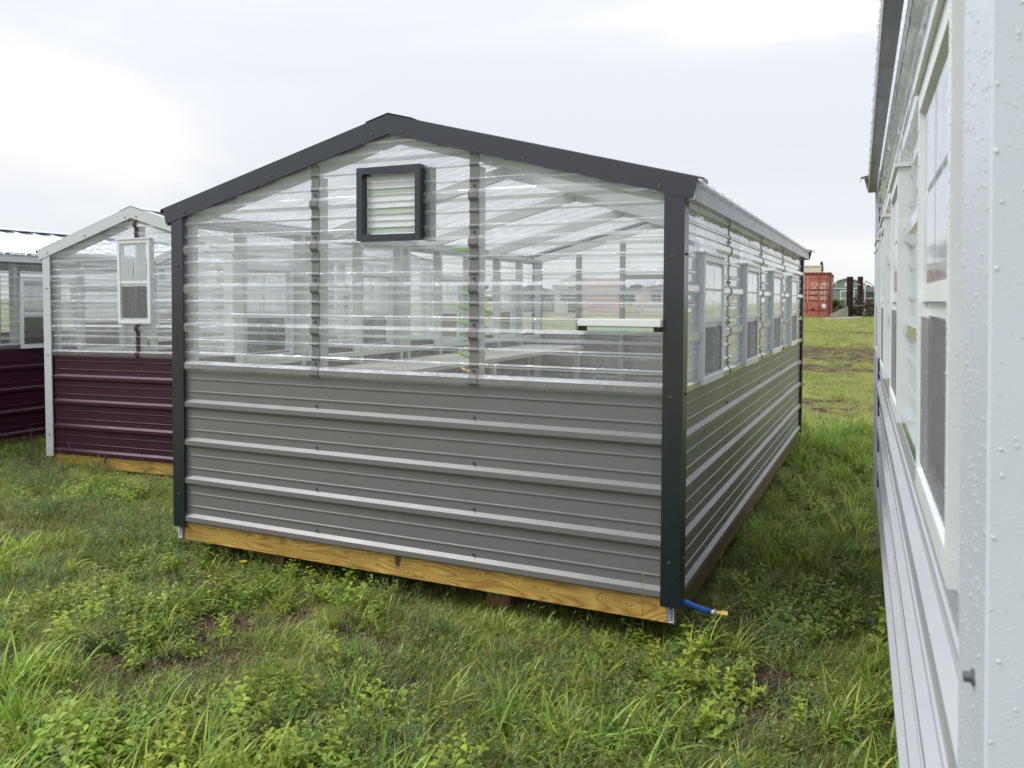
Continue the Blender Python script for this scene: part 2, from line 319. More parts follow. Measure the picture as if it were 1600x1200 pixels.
# ------------------------------------------------------------------ object helpers
def tag(o, label=None, cat=None, group=None, kind=None):
    if label: o['label'] = label
    if cat: o['category'] = cat
    if group: o['group'] = group
    if kind: o['kind'] = kind
    return o
def thing(name, label, cat, loc=(0, 0, 0), rot=(0, 0, 0), group=None):
    o = bpy.data.objects.new(name, None); COL.objects.link(o)
    o.empty_display_size = 0.2
    o.location = loc; o.rotation_euler = rot
    return tag(o, label, cat, group)
def obj(name, bm, mat, parent=None, smooth=False):
    me = bpy.data.meshes.new(name); bm.normal_update(); bm.to_mesh(me); bm.free()
    for mm in (mat if isinstance(mat, (list, tuple)) else [mat]):
        me.materials.append(mm)
    if smooth:
        me.polygons.foreach_set('use_smooth', [True] * len(me.polygons))
    o = bpy.data.objects.new(name, me); COL.objects.link(o)
    if parent: o.parent = parent
    return o
def box(bm, x0, x1, y0, y1, z0, z1, mi=0):
    vs = [bm.verts.new((x, y, z)) for x in (x0, x1) for y in (y0, y1) for z in (z0, z1)]
    for f in ((0, 1, 3, 2), (4, 6, 7, 5), (0, 4, 5, 1), (2, 3, 7, 6), (0, 2, 6, 4), (1, 5, 7, 3)):
        fc = bm.faces.new([vs[i] for i in f]); fc.material_index = mi
    return vs
def bbox(name, dims, mat, parent=None, bevel=0.0):
    bm = bmesh.new(); box(bm, *dims)
    if bevel:
        bmesh.ops.bevel(bm, geom=bm.edges[:], offset=bevel, segments=2, affect='EDGES', profile=0.6)
    return obj(name, bm, mat, parent)
def beam(bm, a, b, w, h, up=(0, 0, 1)):
    a = Vector(a); b = Vector(b); d = (b - a).normalized(); upv = Vector(up)
    if abs(d.dot(upv)) > 0.99: upv = Vector((0, 1, 0))
    s = d.cross(upv).normalized(); u = s.cross(d).normalized()
    vs = [bm.verts.new(p + s * (i * w / 2) + u * (j * h / 2)) for p in (a, b) for i in (-1, 1) for j in (-1, 1)]
    for f in ((0, 1, 3, 2), (4, 6, 7, 5), (0, 4, 5, 1), (2, 3, 7, 6), (0, 2, 6, 4), (1, 5, 7, 3)):
        bm.faces.new([vs[i] for i in f])
def tube(bm, pts, r, seg=10, cap=True):
    pts = [Vector(p) for p in pts]; rings = []
    rr = r if isinstance(r, (list, tuple)) else [r] * len(pts)
    pn = None
    for i, p in enumerate(pts):
        d = (pts[min(i + 1, len(pts) - 1)] - pts[max(i - 1, 0)]).normalized()
        if pn is None:
            pn = d.orthogonal().normalized()
        pn = (pn - d * pn.dot(d)).normalized(); bn = d.cross(pn)
        rings.append([bm.verts.new(p + (pn * math.cos(a) + bn * math.sin(a)) * rr[i]) for a in [2 * math.pi * k / seg for k in range(seg)]])
    for a, b in zip(rings, rings[1:]):
        for k in range(seg):
            bm.faces.new((a[k], a[(k + 1) % seg], b[(k + 1) % seg], b[k]))
    if cap:
        bm.faces.new(rings[0][::-1]); bm.faces.new(rings[-1])
def text_part(name, body, size, mat, parent, loc, rot, extrude=0.0005):
    cu = bpy.data.curves.new(name, 'FONT'); cu.body = body; cu.size = size; cu.extrude = extrude
    tmp = bpy.data.objects.new(name + '_tmp', cu); COL.objects.link(tmp)
    dg = bpy.context.evaluated_depsgraph_get(); me = bpy.data.meshes.new_from_object(tmp.evaluated_get(dg))
    bpy.data.objects.remove(tmp)
    me.materials.clear(); me.materials.append(mat)
    o = bpy.data.objects.new(name, me); COL.objects.link(o); o.parent = parent; o.location = loc; o.rotation_euler = rot
    return o

# ------------------------------------------------------------------ terrain
def gz(x, y):
    r = np.hypot(np.asarray(x) - CAM.x, np.asarray(y) - CAM.y)
    base = -0.27 + 0.68 * np.clip((r - 6) / 40, 0, 1) ** 1.2
    b = 0.016 * np.sin(x * 2.3 + 0.7 * np.sin(y * 1.7)) * np.cos(y * 2.1 + 1.0) + 0.010 * np.sin(x * 6.1 + y * 3.7) + 0.006 * np.sin(x * 13.0 - y * 9.0)
    return base + b
# dirt patches: centre x, y, radius x, radius y, rotation
DIRT = [(-4.3, 0.0, .42, .13, .2), (-3.3, -.32, .22, .10, 0), (-2.5, -.22, .30, .16, .3), (-1.35, -.5, .22, .12, 0), (-1.7, -.85, .22, .12, .4), (-2.7, -.45, .25, .10, 0),
        (.40, -.12, .20, .18, 0), (.33, -.45, .12, .12, 0), (-.15, 9.3, .55, .35, 0), (.3, 8.9, .6, .22, -.15), (.75, 8.5, .4, .2, 0), (-1.0, 19.5, 1.6, 2.6, 0), (.2, 19.8, 1.5, 2.2, 0),
        (-.6, 14.4, 1.3, 1.2, 0), (.1, 17.6, 1.6, 1.0, 0), (-.9, 29, 2.2, .8, 0), (-.2, 29.4, 2.0, .7, 0), (-.9, -.75, .16, .1, 0), (-2.2, -1.2, .16, .1, 0), (-3.6, -.9, .3, .12, 0), (-0.35, 11.6, .5, .25, 0)]
def vnoise(x, y, s, seed=0):
    x = np.asarray(x, float) * s; y = np.asarray(y, float) * s
    xi = np.floor(x).astype(np.int64); yi = np.floor(y).astype(np.int64); fx = x - xi; fy = y - yi
    fx = fx * fx * (3 - 2 * fx); fy = fy * fy * (3 - 2 * fy)
    def h(a, b):
        n = (a * 374761393 + b * 668265263 + seed * 1442695041) & 0xffffffff
        n = ((n ^ (n >> 13)) * 1274126177) & 0xffffffff
        return ((n ^ (n >> 16)) & 0xffff) / 65535.0
    return (h(xi, yi) * (1 - fx) + h(xi + 1, yi) * fx) * (1 - fy) + (h(xi, yi + 1) * (1 - fx) + h(xi + 1, yi + 1) * fx) * fy
def dirt(x, y):
    x = np.asarray(x, float); y = np.asarray(y, float); d = np.zeros_like(x)
    wob = 0.6 * (vnoise(x, y, 5.0, 3) - .5) + 0.6 * (vnoise(x, y, 13.0, 5) - .5)
    for cx, cy, rx, ry, a in DIRT:
        dx = x - cx; dy = y - cy; u = (dx * math.cos(a) + dy * math.sin(a)) / rx; v = (-dx * math.sin(a) + dy * math.cos(a)) / ry
        far = .80 + .45 * (vnoise(x, y, 2.2, 31) - .5) if cy > 6 else 1.0
        d = np.maximum(d, np.clip(1.5 - np.sqrt(u * u + v * v) + wob, 0, 1) * far)
    d = np.maximum(d, np.clip((vnoise(x, y, 1.6, 9) * .6 + vnoise(x, y, 5.5, 11) * .4 - .66) * 5, 0, .8))
    return d
def axis_coords(lo, f0, f1, hi, fine):
    a = list(np.arange(f0, f1, fine)); s = fine; v = a[-1]
    while v < hi: s = min(s * 1.07, 30); v += s; a.append(v)
    s = fine; v = f0
    while v > lo: s = min(s * 1.12, 40); v -= s; a.insert(0, v)
    return np.array(a)
gx = axis_coords(-420, -7.5, 2.2, 420, 0.075); gy = axis_coords(-60, -3.2, 7.0, 480, 0.075)
X, Y = np.meshgrid(gx, gy); Zg = gz(X, Y); Dg = dirt(X, Y); Zg = Zg - 0.012 * Dg
nv = X.size; nx, ny = len(gx), len(gy)
me = bpy.data.meshes.new('ground')
idx = np.arange(nv).reshape(ny, nx)
quads = np.stack([idx[:-1, :-1], idx[:-1, 1:], idx[1:, 1:], idx[1:, :-1]], -1).reshape(-1, 4)
me.from_pydata(np.stack([X, Y, Zg], -1).reshape(-1, 3).tolist(), [], quads.tolist())
at = me.attributes.new('dirt', 'FLOAT', 'POINT'); at.data.foreach_set('value', Dg.reshape(-1).astype(np.float32))
me.polygons.foreach_set('use_smooth', [True] * len(me.polygons))
ground = bpy.data.objects.new('ground', me); COL.objects.link(ground); tag(ground, kind='structure')
mt, t, o = newmat('soil_and_turf')
p = N(t, "ShaderNodeBsdfPrincipled"); p.inputs['Roughness'].default_value = 0.9; p.inputs['Specular IOR Level'].default_value = 0.15
tcn = N(t, "ShaderNodeTexCoord")
def tn(scale, detail=8, rough=.65):
    n = N(t, "ShaderNodeTexNoise"); n.inputs['Scale'].default_value = scale; n.inputs['Detail'].default_value = detail; n.inputs['Roughness'].default_value = rough
    L(t, tcn.outputs['Object'], n.inputs['Vector']); return n
def ramp(src, stops):
    r = N(t, "ShaderNodeValToRGB"); el = r.color_ramp.elements
    el[0].position = stops[0][0]; el[0].color = (*stops[0][1], 1); el[1].position = stops[-1][0]; el[1].color = (*stops[-1][1], 1)
    for pz, c in stops[1:-1]:
        e = el.new(pz); e.color = (*c, 1)
    L(t, src, r.inputs[0]); return r
soil = ramp(tn(22).outputs[0], [(.3, (.035, .024, .018)), (.5, (.085, .055, .041)), (.72, (.18, .12, .088))])
turf = ramp(tn(9, 10, .75).outputs[0], [(.28, (.09, .10, .035)), (.45, (.20, .22, .07)), (.6, (.30, .30, .11)), (.75, (.36, .33, .15))])
tb = ramp(tn(.35, 5).outputs[0], [(.35, (.85, .9, .8)), (.65, (1.2, 1.1, 1.05))])
tm = N(t, "ShaderNodeMix"); tm.data_type = 'RGBA'; tm.blend_type = 'MULTIPLY'; tm.inputs[0].default_value = 1
L(t, turf.outputs[0], tm.inputs[6]); L(t, tb.outputs[0], tm.inputs[7])
da = N(t, "ShaderNodeAttribute"); da.attribute_name = 'dirt'
dn = tn(30, 6)
ad = N(t, "ShaderNodeMath", operation='ADD'); L(t, da.outputs['Fac'], ad.inputs[0]); L(t, dn.outputs[0], ad.inputs[1])
mrd = N(t, "ShaderNodeMapRange"); mrd.inputs[1].default_value = .72; mrd.inputs[2].default_value = 1.05; L(t, ad.outputs[0], mrd.inputs[0])
mix = N(t, "ShaderNodeMix"); mix.data_type = 'RGBA'; L(t, mrd.outputs[0], mix.inputs[0]); L(t, tm.outputs[2], mix.inputs[6]); L(t, soil.outputs[0], mix.inputs[7])
L(t, mix.outputs[2], p.inputs['Base Color'])
bb = N(t, "ShaderNodeBump"); bb.inputs['Strength'].default_value = .8; bb.inputs['Distance'].default_value = .03; L(t, tn(16, 10, .8).outputs[0], bb.inputs['Height']); L(t, bb.outputs[0], p.inputs['Normal'])
L(t, p.outputs[0], o.inputs[0])
me.materials.append(mt)

# ------------------------------------------------------------------ ribbed sheet helpers
P = 0.2286
RIBZ = -0.010      # height of the centre of the lowest large rib
def profile(z0, z1, off=RIBZ, small=0.0045, big=0.019):
    """(t, h) break points of the sheet profile between z0 and z1"""
    pts = []; mw = .0065 if small < .005 else .011
    k0 = int(math.floor((z0 - off) / P)) - 1; k1 = int(math.ceil((z1 - off) / P)) + 1
    for k in range(k0, k1 + 1):
        c = off + k * P
        pts += [(c - .031, 0), (c - .013, big), (c + .013, big), (c + .031, 0)]
        for q in (P / 3, 2 * P / 3):
            pts += [(c + q - mw, 0), (c + q - .003, small), (c + q + .003, small), (c + q + mw, 0)]
    def H(t):
        for a, b in zip(pts, pts[1:]):
            if a[0] <= t <= b[0]:
                return a[1] + (b[1] - a[1]) * (t - a[0]) / max(1e-9, b[0] - a[0])
        return 0
    inner = [q for q in pts if z0 + 1e-5 < q[0] < z1 - 1e-5]
    return [(z0, H(z0))] + inner + [(z1, H(z1))]
def sheet(bm, fn, t0, t1, lo, hi, off=RIBZ, lift=0.0, small=0.0075, holes=(), flank=False):
    """ribs run along s; t is across. lo(t), hi(t) limit s. holes: (s0, s1, t0, t1)"""
    cuts = sorted({v for h in holes for v in (h[0], h[1])})
    bounds = [-1e9] + cuts + [1e9]
    for a, b in zip(bounds, bounds[1:]):
        mid = (max(a, -1e8) + min(b, 1e8)) / 2
        spans = [(t0, t1)]
        for h in holes:
            if h[0] - 1e-6 <= a and b <= h[1] + 1e-6:
                ns = []
                for u, v in spans:
                    if h[2] > u: ns.append((u, min(v, h[2])))
                    if h[3] < v: ns.append((max(u, h[3]), v))
                spans = ns
        for u, v in spans:
            if v - u < 1e-4: continue
            pr = profile(u, v, off, small)
            prev = None
            for tt, h in pr:
                s0 = max(lo(tt), a); s1 = min(hi(tt), b)
                cur = (tt, h, s0, s1)
                if prev and not (prev[3] - prev[2] <= 1e-6 and s1 - s0 <= 1e-6):
                    ps0, ps1 = prev[2], max(prev[2], prev[3]); cs0, cs1 = s0, max(s0, s1)
                    q = [fn(ps0, prev[0], prev[1] + lift), fn(ps1, prev[0], prev[1] + lift), fn(cs1, tt, h + lift), fn(cs0, tt, h + lift)]
                    if (Vector(q[0]) - Vector(q[3])).length > 1e-7 or (Vector(q[1]) - Vector(q[2])).length > 1e-7:
                        fc = bm.faces.new([bm.verts.new(w) for w in q]); fc.material_index = 1 if (flank and abs(prev[1] - h) > 1e-5) else 0
                prev = cur
    bmesh.ops.remove_doubles(bm, verts=bm.verts[:], dist=1e-5)
def flip_to(bm, n):
    n = Vector(n)
    bm.normal_update()
    for f in bm.faces:
        if f.normal.dot(n) < 0: f.normal_flip()

def screws(bm, spots, r=0.0048):
    for p, n in spots:
        p = Vector(p); n = Vector(n)
        tube(bm, [p, p + n * .002], r * 1.5, 8); tube(bm, [p + n * .0015, p + n * .008], r, 6)

def window(parent, fn, s, z, w, h, mats, cross=True):
    """single-hung window; fn(s, z, out) -> local point. Upper sash two by two panes, lower half an insect screen"""
    vin, gls = mats
    def B(name, par, *boxes, mat=vin):
        bm = bmesh.new()
        for (a, b, c, d, e, f) in boxes:      # s0,s1,z0,z1,o0,o1
            vs = [bm.verts.new(fn(ss, zz, oo)) for ss in (a, b) for zz in (c, d) for oo in (e, f)]
            for q in ((0, 1, 3, 2), (4, 6, 7, 5), (0, 4, 5, 1), (2, 3, 7, 6), (0, 2, 6, 4), (1, 5, 7, 3)):
                bm.faces.new([vs[i] for i in q])
        bmesh.ops.recalc_face_normals(bm, faces=bm.faces[:])
        return obj(name, bm, mat, par)
    O = .034; ft = .028; mid = z + h * .475
    fr = B('window', parent, (s, s + ft, z, z + h, -.02, O), (s + w - ft, s + w, z, z + h, -.02, O), (s + ft, s + w - ft, z, z + .034, -.02, O), (s + ft, s + w - ft, z + h - .032, z + h, -.02, O))
    B('drip_cap', fr, (s - .006, s + w + .006, z + h + .001, z + h + .012, 0, O + .008))
    B('meeting_rail', fr, (s + ft, s + w - ft, mid, mid + .026, .0, O - .006), (s + ft, s + w - ft, mid - .022, mid - .001, .0, O - .014))
    st = .016
    B('sash', fr, (s + ft, s + ft + st, mid + .027, z + h - .033, .01, O - .012), (s + w - ft - st, s + w - ft, mid + .027, z + h - .033, .01, O - .012),
      (s + ft + st, s + w - ft - st, z + h - .033 - st, z + h - .033, .01, O - .012))
    c = s + w / 2; zc = (mid + .026 + z + h - .032) / 2
    B('muntin', fr, (c - .006, c + .006, mid + .027, z + h - .05, .02, O - .016))
    B('muntin', fr, (s + ft + st, c - .0065, zc - .006, zc + .006, .02, O - .017), (c + .0065, s + w - ft - st, zc - .006, zc + .006, .02, O - .017))
    for a, b in ((s + ft + st, c - .006), (c + .006, s + w - ft - st)):
        for e, f in ((mid + .027, zc - .006), (zc + .006, z + h - .05)):
            B('pane', fr, (a, b, e, f, .026, .028), mat=gls)
    B('screen_frame', fr, (s + ft, s + ft + .014, z + .035, mid - .023, .02, O - .02), (s + w - ft - .014, s + w - ft, z + .035, mid - .023, .02, O - .02),
      (s + ft + .014, s + w - ft - .014, z + .035, z + .047, .02, O - .02))
    B('insect_screen', fr, (s + ft + .014, s + w - ft - .014, z + .047, mid - .023, .03, .0305), mat=M['screen'])
    return fr

def greenhouse(label, W, D, zrake, zapex, loc, yaw, lean, c, ground_z=-.17, front_seams=(), side_seams=(), win_r=(), win_l=(), back_holes=(), win_front=None, vent=None,
               interior=True, group=None, rake_h=.095, post_side=.085, post_proud=.003, ww=.52, wz=.895, wh=.635):
    """local frame: origin at the bottom of the front right corner, x from -W to 0, y to the back"""
    T = thing('greenhouse', label, 'greenhouse', loc, (0, lean, yaw), group)
    slope = (zapex - zrake) / (W / 2 + .06); cx = -W / 2
    def zroof(x): return zapex - .03 - slope * abs(x - cx)
    ze = zroof(0)                                     # underside of the roof at the wall
    front = lambda s, t, h: (s, -h, t)
    back = lambda s, t, h: (s, D + h, t)
    right = lambda s, t, h: (-.022 + h, s, t)
    left = lambda s, t, h: (-W + .022 - h, s, t)
    def glo(xa): return lambda t: max(xa, cx - (zapex - .035 - t) / slope) if t > ze - .01 else xa
    def ghi(xb): return lambda t: min(xb, cx + (zapex - .035 - t) / slope) if t > ze - .01 else xb
    ZM = .914 + RIBZ + .034
    i0 = .02
    # steel skirt panels
    for nm, fn, a, b, n in (('front', front, -W + i0, -i0, (0, -1, 0)), ('back', back, -W + i0, -i0, (0, 1, 0)), ('right', right, .015, D - .015, (1, 0, 0)), ('left', left, .015, D - .015, (-1, 0, 0))):
        bm = bmesh.new(); sheet(bm, fn, -.036, ZM, lambda t: a, lambda t: b, small=.0042); flip_to(bm, n)
        obj('steel_panel', bm, c['steel'], T)
    # clear panels
    def clear_run(fn, lims, seams, holes, n, ztop, gable):
        edges = [lims[0]] + list(seams) + [lims[1]]
        for a, b in zip(edges, edges[1:]):
            bm = bmesh.new()
            hh = [(max(a, h[0]), min(b, h[1]), h[2], h[3]) for h in holes if h[1] > a and h[0] < b]
            if gable: sheet(bm, fn, ZM - .066, ztop, glo(a), ghi(b), lift=.0025, holes=hh, flank=True)
            else: sheet(bm, fn, ZM - .066, ztop, lambda t: a, lambda t: b, lift=.0025, holes=hh, flank=True)
            flip_to(bm, n); obj('clear_panel', bm, (c['clear'], M['clear_flank']), T)
    fh = []
    if vent: fh.append((vent[0] + .02, vent[1] - .02, vent[2] + .02, vent[3] - .02))
    if win_front: fh.append((win_front[0] + .01, win_front[0] + win_front[2] - .01, win_front[1] + .01, win_front[1] + win_front[3] - .01))
    clear_run(front, (-W + i0, -i0), front_seams, fh, (0, -1, 0), zapex - .04, True)
    clear_run(back, (-W + i0, -i0), (cx,), back_holes, (0, 1, 0), zapex - .04, True)
    clear_run(right, (.015, D - .015), side_seams, [(y + .01, y + ww - .01, wz, wz + wh - .01) for y in win_r], (1, 0, 0), ze - .005, False)
    clear_run(left, (.015, D - .015), side_seams, [(y + .01, y + ww - .01, wz, wz + wh - .01) for y in win_l], (-1, 0, 0), ze - .005, False)
    # seam strips that follow the profile
    def strip(fn, s, w, z0, z1, n, mat):
        bm = bmesh.new(); sheet(bm, fn, z0, z1, lambda t: s - w / 2, lambda t: s + w / 2, lift=.006)
        flip_to(bm, n)
        r = bmesh.ops.solidify(bm, geom=bm.faces[:], thickness=.002)
        return obj('seam_strip', bm, mat, T)
    spots = []
    for s in front_seams:
        if win_front and win_front[0] < s < win_front[0] + win_front[2]:
            strip(front, s, c['strip_w'], ZM - .07, win_front[1] - .012, (0, -1, 0), c['strip'])
            strip(front, s, c['strip_w'], win_front[1] + win_front[3] + .014, zroof(s) - .075, (0, -1, 0), c['strip'])
        else:
            strip(front, s, c['strip_w'], ZM - .07, zroof(s) - .06, (0, -1, 0), c['strip'])
        k = 4
        while RIBZ + k * P < zroof(s) - .08:
            z = RIBZ + k * P
            if not (win_front and win_front[1] - .05 < z < win_front[1] + win_front[3] + .05):
                spots.append(((s, -.009, z + .048), (0, -1, 0)))
            k += 1
        for k in range(4):
            spots.append(((s, -.001, RIBZ + k * P + .045), (0, -1, 0)))
    for s in side_seams:
        strip(right, s, .028, ZM - .05, ze - .05, (1, 0, 0), c['strip_side'])
        for k in range(0, 8):
            z = RIBZ + k * P
            if z + .05 < ze - .04: spots.append(((-.02 + (.007 if k > 3 else 0), s, z + .048), (1, 0, 0)))
    # corner posts: L flashings, one flange on each wall
    fw = .088
    for cxn, sx in ((0, 1), (-W, -1)):
        for cyn, sy in ((-.022, -1), (D + .022, 1)):
            bm = bmesh.new(); e = post_proud
            sd_ = post_side if sy < 0 else .085
            X1 = cxn + sx * e; Y1 = cyn + sy * e
            loop = [(X1, Y1), (cxn - sx * fw, Y1), (cxn - sx * fw, cyn - sy * .010), (cxn - sx * .012, cyn - sy * .010), (cxn - sx * .012, cyn - sy * sd_), (X1, cyn - sy * sd_)]
            zt = ze + .02; zb = -.062
            a = [bm.verts.new((x, y, zb)) for x, y in loop]; b = [bm.verts.new((x, y, zt)) for x, y in loop]
            for i in range(6): bm.faces.new((a[i], a[(i + 1) % 6], b[(i + 1) % 6], b[i]))
            bm.faces.new(a); bm.faces.new(b)
            bmesh.ops.recalc_face_normals(bm, faces=bm.faces[:])
            bmesh.ops.bevel(bm, geom=[ed for ed in bm.edges if abs(ed.verts[0].co.z - ed.verts[1].co.z) > .5], offset=.0015, segments=1, affect='EDGES')
            obj('corner_post', bm, c['post'], T)
            for z in (.14, .88, 1.5):
                spots.append(((cxn - sx * .05, Y1, z), (0, sy, 0)))
                spots.append(((X1, cyn - sy * .05, z + .01), (sx, 0, 0)))
    # rake trims, ridge cap tongue, fascias
    for yf, sy in ((-.026, -1), (D + .026, 1)):
        for sx in (1, -1):
            bm = bmesh.new()
            xe = cx + sx * (W / 2 + (.062 if sy < 0 else .075)); th = .004
            def q(x, dz, y): return (x, y, zapex - slope * abs(x - cx) + dz)
            y0 = yf; y1 = yf + sy * th; yin = yf - sy * .085
            # vertical face, lower end cut back at an angle
            def slab(pts_, ya, yb):
                A = [bm.verts.new(q(x, dz, ya)) for x, dz in pts_]; Bv = [bm.verts.new(q(x, dz, yb)) for x, dz in pts_]
                n_ = len(A)
                for i in range(n_): bm.faces.new((A[i], A[(i + 1) % n_], Bv[(i + 1) % n_], Bv[i]))
                bm.faces.new(A); bm.faces.new(Bv)
            slab([(cx, 0), (xe, 0), (xe - sx * .022, -rake_h), (cx, -rake_h)], y0, y1)
            # return lip under, top flange over the roof
            slab([(cx, .0015), (xe + sx * .02, .0015), (xe + sx * .02, .0045), (cx, .0045)], y1, yin)
            slab([(cx, -rake_h + .001), (xe - sx * .03, -rake_h + .001), (xe - sx * .03, -rake_h + .004), (cx, -rake_h + .004)], y0, y0 - sy * .024)
            slab([(xe + sx * .0205, -.016), (xe + sx * .0235, -.016), (xe + sx * .0235, .0045), (xe + sx * .0205, .0045)], y1 - sy * .002, yin)
            bmesh.ops.recalc_face_normals(bm, faces=bm.faces[:])
            obj('rake_trim', bm, c['rake'], T)
            for f_ in (.06, .5, .93) if sy < 0 else ():
                x = cx + sx * W / 2 * f_
                spots.append(((x, yf - .004, zapex - slope * abs(x - cx) - rake_h * .72), (0, -1, 0)))
    for sx, xw in ((1, 0), (-1, -W)):
        X0 = xw + sx * .046; zt = zapex - slope * (W / 2 + .05) - .006
        bm = bmesh.new(); box(bm, min(X0, X0 + sx * .004), max(X0, X0 + sx * .004), -.012, D + .012, zt - .095, zt)
        box(bm, min(X0 - sx * .04, X0 + sx * .001), max(X0 - sx * .04, X0 - sx * .001), -.012, D + .012, zt - .095, zt - .0915)
        obj('fascia', bm, c['fascia'], T)
    # roof sheets: ribs run down the slope
    roof_edges = [-.02, D * .25, D * .5, D * .75, D + .02]
    for sx in (1, -1):
        for a, b in zip(roof_edges, roof_edges[1:]):
            bm = bmesh.new()
            nrm = Vector((sx * slope, 0, 1)).normalized()
            def rf(s, t, h, sx=sx):
                x = cx + sx * s; return (x + nrm.x * h, t, zapex - .024 - slope * s + nrm.z * h)
            sheet(bm, rf, a, b + .02, lambda t: 0.01, lambda t: W / 2 + c.get('lip', .070), off=.05)
            flip_to(bm, (0, 0, 1)); obj('roof_panel', bm, c['roof'], T)
    bm = bmesh.new()
    for sx in (1, -1):
        A = [bm.verts.new(v) for v in ((cx, -.03, zapex + .012), (cx, D + .03, zapex + .012), (cx + sx * .14, D + .03, zapex + .012 - slope * .14), (cx + sx * .14, -.03, zapex + .012 - slope * .14))]
        bm.faces.new(A)
    bmesh.ops.remove_doubles(bm, verts=bm.verts[:], dist=1e-5); flip_to(bm, (0, 0, 1)); bmesh.ops.solidify(bm, geom=bm.faces[:], thickness=.002)
    obj('ridge_cap', bm, c['ridge'], T)
    # base: rim boards and skids
    bbox('rim_board', (-W + .062, -.062, .004, .042, -.144, -.034), M['wood_front'], T, .002)
    bbox('rim_board', (-W + .062, -.062, D - .042, D - .004, -.144, -.034), M['wood_front'], T, .002)
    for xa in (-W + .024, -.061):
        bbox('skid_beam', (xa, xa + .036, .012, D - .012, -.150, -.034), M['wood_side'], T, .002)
    # windows
    for y in win_r: window(T, lambda s, z, o_: (-.022 + o_, s, z), y, wz, ww, wh, (M['vinyl'], c['glass']))
    for y in win_l: window(T, lambda s, z, o_: (-W + .022 - o_, s, z), y, wz, ww, wh, (M['vinyl'], c['glass']))
    if win_front: window(T, lambda s, z, o_: (s, -o_, z), win_front[0], win_front[1], win_front[2], win_front[3], (M['vinyl'], c['glass']))
    if vent:
        x0, x1, z0, z1 = vent; ft = .035
        for bx in ((x0, x1, z1 - ft, z1), (x0, x1, z0, z0 + ft * .9), (x0, x0 + ft, z0 + ft * .9, z1 - ft), (x1 - ft * .85, x1, z0 + ft * .9, z1 - ft)):
            if bx[0] == x0 and bx[1] == x1 or True:
                bbox('vent_frame', (bx[0], bx[1], -.052, .03, bx[2], bx[3]), c['post'], T, .001)
        zt = z1 - ft - .004; zb = z0 + ft + .004; nb = 9; hgt = (zt - zb) / nb
        for k in range(nb):
            bm = bmesh.new(); zz = zb + k * hgt
            a = [(x0 + ft + .012, -.016, zz), (x1 - ft + .004, -.016, zz), (x1 - ft + .004, -.006, zz + hgt * .985), (x0 + ft + .012, -.006, zz + hgt * .985)]
            bm.faces.new([bm.verts.new(v) for v in a]); bmesh.ops.solidify(bm, geom=bm.faces[:], thickness=.003)
            obj('louver_blade', bm, M['louver'] if k % 3 else M['louver_gap'], T)
        bbox('louver_rod', (x0 + ft + .003, x0 + ft + .009, -.014, -.006, zb, zt), M['steel'], T)
        bbox('vent_box', (x1 + .001, x1 + .035, .006, .05, z0 - .005, z1 - .01), M['stud_dark'], T)
    # frame of studs and rafters
    if interior:
        stations = sorted({round(v, 3) for v in ([.06] + list(side_seams) + [D - .06] + [y - .03 for y in win_r] + [y + ww + .03 for y in win_r])})
        for y in stations:
            bm = bmesh.new(); box(bm, -.105, -.028, y - .018, y + .018, 0, ze - .07); obj('stud', bm, M['stud'], T)
        stl = sorted({round(v, 3) for v in ([.06] + list(side_seams) + [D - .06] + [y - .03 for y in win_l] + [y + ww + .03 for y in win_l])})
        for y in stl:
            bm = bmesh.new(); box(bm, -W + .028, -W + .105, y - .018, y + .018, 0, ze - .07); obj('stud', bm, M['stud'], T)
        for i in range(int(D / 1.2) + 1):
            y = .07 + i * (D - .14) / int(D / 1.2)
            for sx in (1, -1):
                bm = bmesh.new()
                x1 = cx + sx * (W / 2 - .03)
                beam(bm, (cx, y, zapex - .088), (x1, y, zapex - .088 - slope * (W / 2 - .03)), .036, .082)
                obj('rafter', bm, M['stud'], T)
        for (xa, xb) in ((-.105, -.028), (-W + .028, -W + .105)):
            bbox('top_plate', (xa, xb, .045, D - .045, ze - .069, ze - .034), M['stud'], T)
            bbox('girt', (xa + .005, xb - .001, .09, D - .09, .86, .894), M['stud'], T)
        for x in front_seams:
            bbox('stud', (x - .018, x + .018, .008, .08, 0, zroof(x) - .13), M['stud'], T)
        for x in (cx - .42, cx + .42, cx - .95, cx + .95):
            if abs(x - cx) < W / 2 - .12:
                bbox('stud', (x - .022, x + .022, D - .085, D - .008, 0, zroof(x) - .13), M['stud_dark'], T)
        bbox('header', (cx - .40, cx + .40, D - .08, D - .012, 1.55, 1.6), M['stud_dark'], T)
        bbox('floor', (-W + .04, -.04, .045, D - .045, -.034, -.004), M['floor'], T)
    bm = bmesh.new(); screws(bm, spots); tag(obj('screw_heads', bm, M['screw'], T), kind='stuff')
    return T

